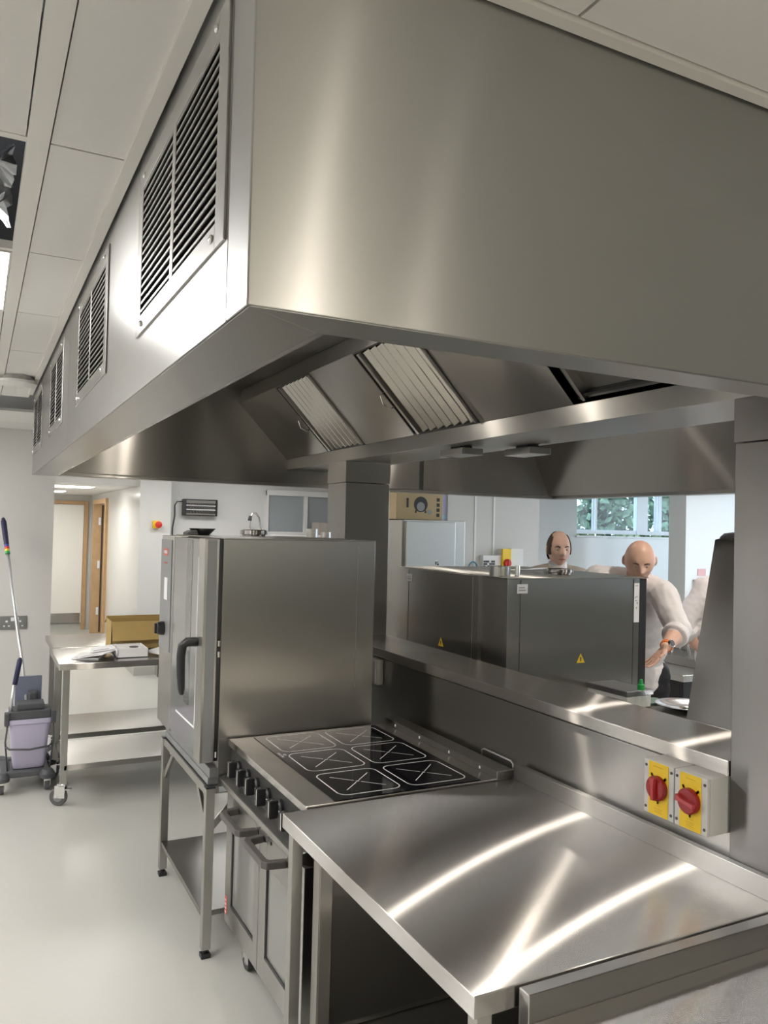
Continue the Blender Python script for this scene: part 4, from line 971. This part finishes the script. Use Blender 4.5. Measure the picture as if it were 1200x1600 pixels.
obj('handling_mark', bm, 'ink', cf); obj('hand_slot', box(BM(), 3.30, 3.318, 6.047, 6.05, 1.99, 2.07), 'ink', cf)
# wall services beyond the rear oven
t = thing('blue_hose', 'looped blue hose on the grey wall beyond the rear oven', 'hose', (4.6, 6.97, 1.42))
obj('hose', tube(BM(), [(4.53+.06*(1-math.cos(a)), 6.95, 1.38+.10*math.sin(a)) for a in [math.pi*k/14 for k in range(15)]], .008, 8), 'blueband', t, 0, True)
t = thing('control_unit', 'small white unit with black patterned front on the grey wall', 'control box', (4.82, 6.97, 1.40))
obj('unit_case', box(BM(), 4.70, 5.0, 6.93, 7.0, 1.38, 1.55), 'white', t, .003)
bm = BM()
for k in range(6):
    for j in range(4):
        if (k*3+j*5) % 4: box(bm, 4.705+.024*k, 4.726+.024*k, 6.926, 6.93, 1.40+.025*j, 1.42+.025*j)
obj('unit_grille', bm, 'ink', t)
t = thing('far_isolator', 'yellow isolator with red switch on the grey wall, above the rear oven roof', 'switch', (4.98, 6.97, 1.4))
obj('isolator_plate', box(BM(), 4.925, 5.035, 6.90, 6.93, 1.36, 1.62), 'yellow', t, .003)
obj('rotary_knob', lathe(BM(), [(.045, 0), (.045, -.02), (.035, -.03)], (4.98, 6.90, 1.47), 24, 'y'), 'red', t, 0, 'a')
obj('knob_grip', box(BM(), 4.972, 4.988, 6.862, 6.872, 1.43, 1.51), 'red', t, .002)
obj('back_box', box(BM(), 4.93, 5.03, 6.93, 7.0, 1.36, 1.62), 'white', t)
setp(obj('white_wall_box', box(BM(), 5.06, 5.22, 6.94, 7.0, 1.33, 1.625), 'white', None, .006), 'plain white box on the grey wall right of the yellow isolator', 'wall box')
# pier socket
t = thing('pier_socket', 'grey framed panel on the white pier beside the third chef', 'wall panel', (7.4, 6.5, 1.24))
obj('panel_frame', box(BM(), 7.27, 7.55, 6.48, 6.5, 1.10, 1.31), 'socket', t, .003)
obj('panel_face', box(BM(), 7.30, 7.52, 6.474, 6.48, 1.13, 1.28), 'white', t)
setp(obj('pink_notice', box(BM(), 7.34, 7.47, 6.494, 6.5, 1.35, 1.43), plain('pink_paper', (.72, .42, .42), .6)), 'small pink notice on the white pier above the grey panel', 'notice')
# hand basin bench
t = thing('basin_bench', 'steel bench with basin and lever taps behind the bald chef', 'sink', (4.5, 4.3, 0))
q = at(1068, 1056, .87); bx0, by0 = q.x, q.y; bx1, by1 = bx0+.62, by0+1.15
obj('bench_top', box(BM(), bx0, bx1, by0, by1, .825, .87), 'top', t, .004)
obj('back_ledge', box(BM(), bx0+.30, bx1, by0+.0, by1, .87, .935), 'steel', t, .006)
obj('rear_upstand', box(BM(), bx1-.02, bx1, by0, by1, .935, 1.06), 'steel', t, .003)
obj('lower_panel', box(BM(), bx0+.06, bx1-.05, by0+.08, by1-.02, .15, .825), 'darkmetal', t)
for (x, y) in ((bx0+.01, by0+.01), (bx1-.05, by0+.01), (bx0+.01, by1-.05), (bx1-.05, by1-.05)): obj('leg', box(BM(), x, x+.04, y, y+.04, 0, .825), 'black', t, .002)
for dy in (.34, .50):
    x, y = bx0+.42, by0+dy; tp = obj('tap', tube(BM(), [(x, y, .935), (x, y, 1.01), (x-.012, y, 1.03), (x-.08, y, 1.02), (x-.10, y, .99)], .014, 10), 'chrome', t, 0, True)
    obj('tap_lever', box(BM(), x-.012, x+.012, y-.09, y+.01, 1.035, 1.047), 'chrome', tp, .003)

# ------------------------------------------------------------------ downlights in the aisles and a hood lamp
def downlight(x, y, z, r, watts, label, up=None):
    t = thing('downlight', label, 'ceiling light', (x, y, z-.006), 'small round downlights')
    bm = BM(); lathe(bm, [(r*1.35, -.004), (r*1.35, .004), (r*1.05, .004), (r*1.0, -.004)], (x, y, z)); obj('bezel', bm, 'white', t, 0, 'a')
    obj('lens', lathe(BM(), [(r, 0), (r, .004)], (x, y, z-.001), 24), 'led', t)
    ld = bpy.data.lights.new('downlight_lamp', 'AREA'); ld.shape = 'DISK'; ld.size = r*2; ld.energy = watts; ld.color = (1, .90, .78)
    lo = bpy.data.objects.new('downlight_lamp', ld); COL.objects.link(lo); lo.parent = t; lo.location = (0, 0, -.004)
for x, y, w in ((1.8, -3.0, 110), (2.4, -2.6, 22)):
    downlight(x, y, ZC, .05, w, 'small round downlight out of the picture')
downlight(.95, 3.95, 2.655, .035, 5.5, 'round lamp inside the near bay of the hood, the farther one')
downlight(.95, 3.10, 2.655, .035, 5.5, 'round lamp inside the near bay of the hood, the nearer one')
downlight(3.40, 2.5, 2.655, .04, 16, 'added round lamp inside the far bay of the hood, the nearer one')  # unseen lamp added to brighten the chef jackets
downlight(3.05, 4.1, 2.655, .035, 2.5, 'round lamp inside the far bay of the hood, the farther one')

# ------------------------------------------------------------------ people
def limb(bm, a, b, ra, rb, n=7):
    a, b = Vector(a), Vector(b)
    for i in range(n+1):
        t = i/n; ball(bm, a.lerp(b, t), ra+(rb-ra)*t, 2)
def chain(bm, pts, n=6):
    for (a, ra), (b, rb) in zip(pts, pts[1:]): limb(bm, a, b, ra, rb, n)
def gauss(d, c, s): 
    return math.exp(-((d[0]-c[0])**2+(d[1]-c[1])**2+(d[2]-c[2])**2)/(2*s*s))
def head_into(bm, mt, chub=1.0):
    """head facing local -y, origin at mid head, height about .235"""
    b = BM(); bmesh.ops.create_icosphere(b, subdivisions=6, radius=1)
    for v in b.verts:
        d = v.co.normalized(); z = d.z
        wx = .077*chub; wy = .096
        if z < 0: wx *= 1-.26*min(1, -z)**1.3; 
        x, y, zz = d.x*wx, d.y*wy, d.z*.118
        if z < 0 and d.y > 0: y *= 1-.35*(-z)
        if z < 0 and d.y < 0: y *= 1-.03*(-z); zz *= .99
        p = Vector((x, y, zz)); q = (p.x, p.y, p.z)
        if p.y < .0:
            p.y -= .030*gauss(q, (0, -.094, -.022), .0115)+.014*gauss(q, (0, -.095, .0), .010)     # nose
            p.y -= .004*(gauss(q, (.012, -.09, -.028), .006)+gauss(q, (-.012, -.09, -.028), .006))
            p.y += .013*(gauss(q, (.031, -.085, .004), .0125)+gauss(q, (-.031, -.085, .004), .0125))  # sockets
            p.y -= .006*(gauss(q, (.03, -.085, .028), .014)+gauss(q, (-.03, -.085, .028), .014))      # brow
            p.y -= .007*(gauss(q, (.012, -.088, -.056), .010)+gauss(q, (-.012, -.088, -.056), .010))  # lips
            p.y += .005*gauss(q, (0, -.088, -.069), .008)
            p.y -= .012*gauss(q, (0, -.07, -.100), .018)                                              # chin
            p.y -= .004*(gauss(q, (.045, -.07, -.02), .018)+gauss(q, (-.045, -.07, -.02), .018))
        v.co = p
    for s in (-1, 1):
        ball(b, (s*.079*chub, .008, -.004), (.009, .019, .031), 3, Matrix.Rotation(R(s*18), 4, 'Z'))
        ball(b, (s*.076*chub, .004, -.024), (.007, .010, .012), 2)
    xf(b, mt); me = bpy.data.meshes.new('t'); b.to_mesh(me); b.free(); bm.from_mesh(me); bpy.data.meshes.remove(me)
def remesh(o, vox=.006, sm=2, disp=0, size=.12):
    md = o.modifiers.new('remesh', 'REMESH'); md.mode = 'VOXEL'; md.voxel_size = vox; md.use_smooth_shade = True
    s2 = o.modifiers.new('smooth', 'SMOOTH'); s2.iterations = sm; s2.factor = .5
    if disp:
        tx = bpy.data.textures.new('folds', 'CLOUDS'); tx.noise_scale = size; tx.noise_depth = 2
        dp = o.modifiers.new('folds', 'DISPLACE'); dp.texture = tx; dp.strength = disp; dp.mid_level = .5; dp.texture_coords = 'LOCAL'
def eyes(body, mt, brow='hair', lid=0):
    for s in (-1, 1):
        c = Vector((s*.031, -.0775, .004))
        e = BM(); ball(e, c, (.0125, .009, .0075 if not lid else .0045), 3); xf(e, mt); eo = obj('eye', e, 'eye', body, 0, True)
        e = BM(); ball(e, c+Vector((0, -.0052, -.0005-.002*lid)), (.0055, .0045, .0055 if not lid else .0035), 2); xf(e, mt); obj('iris', e, 'iris', eo, 0, True)
        e = BM(); tube(e, [Vector((s*.014, -.0925, .020)), Vector((s*.030, -.0925, .026)), Vector((s*.046, -.083, .022))], [.0028, .0038, .002], 8); xf(e, mt); obj('eyebrow', e, brow, body, 0, True)
    e = BM(); tube(e, [Vector((-.024, -.087, -.060)), Vector((-.010, -.0955, -.058)), Vector((.010, -.0955, -.058)), Vector((.024, -.087, -.060))], [.002, .0045, .0045, .002], 8); xf(e, mt); obj('lips', e, 'lips', body, 0, True)
def hmat(c, yaw, pitch=0, roll=0):
    return Matrix.Translation(c) @ Matrix.Rotation(R(yaw), 4, 'Z') @ Matrix.Rotation(R(roll), 4, 'Y') @ Matrix.Rotation(R(pitch), 4, 'X')
def hand_into(bm, wrist, direc, palmn, thumb_side, curl=25, s=1.0):
    """direc: where the fingers point; palmn: palm normal; thumb on the thumb_side"""
    f = Vector(direc).normalized(); n = Vector(palmn).normalized(); n = (n-f*n.dot(f)).normalized(); sd = f.cross(n)*thumb_side
    w = Vector(wrist); pc = w+f*.050*s
    for k in range(4):
        o = (k-1.5)*.019*s; limb(bm, w+sd*o*.6+f*.01*s, w+sd*o+f*.082*s, .013*s, .0115*s, 4)
    L = (.064, .076, .070, .054)
    for k in range(4):
        o = (1.5-k)*.0215*s; p = w+sd*o*1.05+f*.088*s; d = (f+sd*(1.5-k)*.10).normalized(); a = 0
        for j, fr in enumerate((.45, .32, .25)):
            ang = R(curl*(.6+.5*j)); a += ang
            dd = (d*math.cos(a)+n*math.sin(a)).normalized(); q = p+dd*L[k]*s*fr*1.25; limb(bm, p, q, (.0092-.0009*j)*s, (.0088-.0010*j)*s, 3); p = q
    p = w+sd*.026*s+f*.028*s; q = p+(sd*.75+f*.65+n*.25).normalized()*.036*s; r2 = q+(sd*.25+f*.9+n*.3).normalized()*.030*s
    limb(bm, p, q, .014*s, .011*s, 4); limb(bm, q, r2, .0105*s, .009*s, 3)

# --- standing man in a suit
px_, py_ = 3.415, 4.16
man = thing('person', 'man in beige suit and white shirt standing beyond the rear oven, looking right', 'person', (px_, py_, 0), 'people in the kitchen')
hm = hmat((px_, py_, 1.695), -24, 4)
bm = BM(); head_into(bm, hm, .96)
fwd = Vector((math.sin(R(-24)), -math.cos(R(-24)), 0)); side_ = Vector((-fwd.y, fwd.x, 0))
def P(f, s, z, o=(px_, py_)): return Vector((o[0], o[1], 0))+fwd*f+side_*s+Vector((0, 0, z))
chain(bm, [(P(-.02, 0, 1.62), .052), (P(-.03, 0, 1.50), .055)])
for z, rx, ry in ((1.42, .17, .09), (1.30, .15, .09), (1.12, .13, .09), (.98, .14, .095)): ball(bm, P(-.04, 0, z), (rx, rx*.7, .10), 3)
hands = []
for s in (-1, 1):
    chain(bm, [(P(-.04, s*.18, 1.45), .05), (P(-.05, s*.22, 1.17), .038), (P(.03, s*.21, .93), .026)])
    hand_into(bm, P(.03, s*.21, .93), (fwd.x*.2, fwd.y*.2, -1), (-side_*s), 1 if s > 0 else -1, 20)
    chain(bm, [(P(-.04, s*.09, .95), .075), (P(-.03, s*.10, .50), .05), (P(-.05, s*.11, .09), .035)]); limb(bm, P(-.06, s*.11, .05), P(.12, s*.12, .04), .04, .032)
b1 = obj('body', bm, 'skin', man); remesh(b1, .0055, 1)
eyes(b1, hm)
bm = BM()                         # hair: sides and back, bald on top
b = BM(); bmesh.ops.create_icosphere(b, subdivisions=5, radius=1)
for v in list(b.verts):
    d = v.co.normalized(); v.co = Vector((d.x*.0765, d.y*.099+.002, d.z*.1195))
def hairy(p):
    return p.z > -.035 and p.z < .108 and p.y > -.052 + max(0, p.z-.03)*.25 and (abs(p.x) > .047 or p.y > .02) or (p.y > .03 and p.z > -.075 and p.z < .112)
dele = [v for v in b.verts if not hairy(v.co)]
bmesh.ops.delete(b, geom=dele, context='VERTS'); xf(b, hm); ho = obj('hair', b, 'hair', man, 0, True); md = ho.modifiers.new('s', 'SOLIDIFY'); md.thickness = .004; md.offset = 1
bm = BM()
chain(bm, [(P(-.05, -.17, 1.51), .065), (P(-.045, 0, 1.535), .078), (P(-.05, .17, 1.51), .065)])
for z, rx in ((1.40, .21), (1.25, .20), (1.08, .185), (.92, .19), (.80, .19)): ball(bm, P(-.045, 0, z), (rx, rx*.66, .12), 3)
for s in (-1, 1): chain(bm, [(P(-.045, s*.19, 1.45), .068), (P(-.055, s*.235, 1.17), .056), (P(.02, s*.22, .98), .044)])
jk = obj('suit_jacket', bm, 'suit', man); remesh(jk, .01, 2, .012)
bm = BM()
for s in (-1, 1): chain(bm, [(P(-.045, s*.09, .92), .105), (P(-.03, s*.10, .50), .078), (P(-.045, s*.11, .12), .065)])
tr = obj('trousers', bm, 'suit', man); remesh(tr, .012, 2)
bm = BM()
for s in (-1, 1): limb(bm, P(-.06, s*.11, .045), P(.13, s*.12, .04), .045, .036)
remesh(obj('shoes', bm, 'black', man), .008, 1)
bm = BM(); lathe(bm, [(.060, -.02), (.062, .02), (.056, .035), (.052, .03), (.055, -.02)], P(-.022, 0, 1.535), 24)
for s in (-1, 1): prism(bm, [(0, 0), (s*.055, .0), (s*.045, .045)], 'y', -.004, .004)
bm.free(); bm = BM(); lathe(bm, [(.066, -.03), (.064, .01), (.059, .038), (.054, .036), (.056, -.03)], P(-.022, 0, 1.575), 24)
obj('shirt_collar', bm, 'shirt', man, 0, True)
bm = BM(); A_, B_, C_ = P(.060, -.055, 1.57), P(.060, .055, 1.57), P(.095, 0, 1.36)
q = fwd*.012; vs = [bm.verts.new(v) for v in (A_, B_, C_, A_+q, B_+q, C_+q)]
for f in ((0,1,2), (5,4,3), (0,3,4,1), (1,4,5,2), (2,5,3,0)): bm.faces.new([vs[i] for i in f])
obj('shirt_front', bm, 'shirt', man)

# --- bald chef leaning at the rear oven
chef = thing('person', 'bald man in white chef jacket bending beside the rear oven, hand on its door', 'person', (3.62, 3.62, 0), 'people in the kitchen')
hm = hmat((3.400, 3.425, 1.655), -38, 26)
fwd = Vector((math.sin(R(-42)), -math.cos(R(-42)), 0)); side_ = Vector((-fwd.y, fwd.x, 0))     # side_ points to image right
bm = BM(); head_into(bm, hm, 1.12)
chain(bm, [(Vector((3.43, 3.465, 1.60)), .062), (Vector((3.50, 3.54, 1.47)), .066)])
ch_ = Vector((3.53, 3.57, 1.33)); pv = Vector((3.62, 3.66, .97))
for t, r in ((0, .16), (.35, .16), (.7, .15), (1, .16)): ball(bm, ch_.lerp(pv, t), (r, r*.85, .12), 3)
sR, eR, wR = Vector((3.505, 3.335, 1.455)), Vector((3.455, 3.185, 1.275)), Vector((3.285, 3.110, 1.210))
chain(bm, [(sR, .055), (eR, .050), (eR.lerp(wR, .4), .046), (wR, .029)])
hand_into(bm, wR, (-.62, .22, -.72), (-.75, .2, .55), -1, 12, .95)
sL, eL, wL = Vector((3.27, 3.60, 1.52)), Vector((3.24, 3.55, 1.27)), Vector((3.205, 3.42, 1.20))
chain(bm, [(sL, .055), (eL, .043), (wL, .028)]); hand_into(bm, wL, (-.3, -.9, -.1), (-1, .2, 0), 1, 20)
for s in (-1, 1):
    chain(bm, [(pv+side_*.09*s, .08), (pv+side_*.11*s+Vector((0, 0, -.47)), .055), (pv+side_*.12*s+Vector((.02, .02, -.88)), .04)]); limb(bm, pv+side_*.12*s+Vector((0, 0, -.92)), pv+side_*.12*s+fwd*.18+Vector((0, 0, -.93)), .04, .032)
b2_ = obj('body', bm, 'skin2', chef); remesh(b2_, .0055, 1)
eyes(b2_, hm, 'hair', 1)
bm = BM(); chain(bm, [(Vector((3.29, 3.66, 1.545)), .072), (Vector((3.47, 3.58, 1.52)), .088), (Vector((3.52, 3.37, 1.475)), .078)])
for t, r in ((0, .20), (.3, .205), (.6, .20), (1, .205), (1.15, .21)): ball(bm, ch_.lerp(pv, t), (r, r*.82, .13), 3)
chain(bm, [(sR, .082), (sR.lerp(eR, .55), .072), (eR+Vector((.01, 0, .01)), .070), (eR.lerp(wR, .15), .066)])
chain(bm, [(sL, .078), (eL, .060), (eL.lerp(wL, .5), .055)])
jk = obj('chef_jacket', bm, 'chef', chef); remesh(jk, .008, 3, .020, .11)
bm = BM(); d = (wR-eR).normalized(); c0 = eR.lerp(wR, .10); tube(bm, [c0, c0+d*.02, c0+d*.045, c0+d*.05], [.070, .073, .070, .05], 20); remesh(obj('rolled_cuff', bm, 'chef', jk), .006, 2, .006, .04)
bm = BM(); lathe(bm, [(.078, -.02), (.076, .03), (.068, .034), (.066, -.02)], (0, 0, 0), 24); xf(bm, Matrix.Translation((3.455, 3.49, 1.545)) @ Matrix.Rotation(R(-38), 4, 'Z') @ Matrix.Rotation(R(28), 4, 'X')); obj('collar', bm, 'chef', jk, 0, True)
bm = BM()
for s in (-1, 1): chain(bm, [(pv+side_*.09*s+Vector((0, 0, -.02)), .115), (pv+side_*.11*s+Vector((0, 0, -.47)), .085), (pv+side_*.12*s+Vector((.02, .02, -.86)), .07)])
remesh(obj('trousers', bm, 'trouser', chef), .012, 2)
wd = (wR-eR).normalized(); wc = wR-wd*.012
bm = BM(); tube(bm, [wc-wd*.012, wc+wd*.012], .0335, 22); ws = obj('watch_strap', bm, 'orange', chef, .003)
vd = (Vector((0, 0, 1.8))-wc).normalized(); vd = (vd-wd*vd.dot(wd)); vd = (vd+Vector((.5, -.1, .1))); vd = (vd-wd*vd.dot(wd)).normalized()
bm = BM(); cyl(bm, wc+vd*.026, wc+vd*.040, .021, seg=24); wf = obj('watch_case', bm, 'chrome', ws, .002)
bm = BM(); cyl(bm, wc+vd*.0402, wc+vd*.0412, .0175, seg=24); obj('watch_face', bm, 'black', wf)

# --- third chef, mostly hidden behind the raised cover
c3 = thing('person', 'person in white chef jacket and black cap, mostly hidden behind the raised cover', 'person', (4.0, 3.30, 0), 'people in the kitchen')
hm = hmat((4.03, 3.28, 1.69), 60, 5); bm = BM(); head_into(bm, hm, 1.0)
chain(bm, [(Vector((4.02, 3.29, 1.62)), .055), (Vector((4.0, 3.30, 1.48)), .06)])
for z, r in ((1.38, .16), (1.2, .15), (1.0, .15)): ball(bm, (4.0, 3.30, z), (r*.8, r, .12), 3)
s3, e3, w3_ = Vector((3.87, 3.37, 1.47)), Vector((3.765, 3.43, 1.27)), Vector((3.83, 3.40, 1.155))
chain(bm, [(s3, .055), (e3, .045), (w3_, .03)]); hand_into(bm, w3_, (.7, -.2, -.3), (.3, -.9, 0), 1, 30)
s4, e4, w4 = Vector((4.12, 3.20, 1.47)), Vector((4.20, 3.12, 1.22)), Vector((4.10, 3.05, 1.10))
chain(bm, [(s4, .055), (e4, .045), (w4, .03)]); hand_into(bm, w4, (-.6, -.3, -.3), (.3, -.9, 0), 1, 30)
for s in (-1, 1): chain(bm, [(Vector((4.0, 3.30+.09*s, .95)), .08), (Vector((4.0, 3.30+.10*s, .48)), .055), (Vector((4.0, 3.30+.10*s, .08)), .04)]); limb(bm, Vector((3.98, 3.30+.10*s, .045)), Vector((4.14, 3.32+.11*s, .04)), .04, .032)
b3 = obj('body', bm, 'skin2', c3); remesh(b3, .006, 1)
eyes(b3, hm)
bm = BM(); chain(bm, [(s3+Vector((0, 0, .03)), .072), (Vector((4.0, 3.30, 1.50)), .09), (s4+Vector((0, 0, .03)), .072)])
for z, r in ((1.40, .19), (1.25, .195), (1.08, .195), (.95, .20), (.90, .20)): ball(bm, (4.0-.01, 3.30, z), (r*.9, r, .13), 3)
chain(bm, [(s3, .078), (e3+Vector((.01, 0, .02)), .068), (e3.lerp(w3_, .35), .06)]); chain(bm, [(s4, .07), (e4, .06), (e4.lerp(w4, .4), .055)])
jk = obj('chef_jacket', bm, 'chef', c3); remesh(jk, .008, 3, .024, .10)
bm = BM(); tube(bm, [e3.lerp(w3_, .25), e3.lerp(w3_, .45), e3.lerp(w3_, .50)], [.066, .068, .05], 18); remesh(obj('rolled_cuff', bm, 'chef', jk), .006, 2, .01, .04)
bm = BM()
for s in (-1, 1): chain(bm, [(Vector((4.0, 3.30+.09*s, .92)), .11), (Vector((4.0, 3.30+.10*s, .48)), .08), (Vector((4.0, 3.30+.10*s, .10)), .065)])
remesh(obj('trousers', bm, 'trouser', c3), .012, 2)
bm = BM(); lathe(bm, [(.092, -.0), (.096, .03), (.094, .055), (.07, .078), (.02, .085)], (4.03, 3.28, 1.745), 28); obj('black_cap', bm, 'trouser', c3, 0, True)
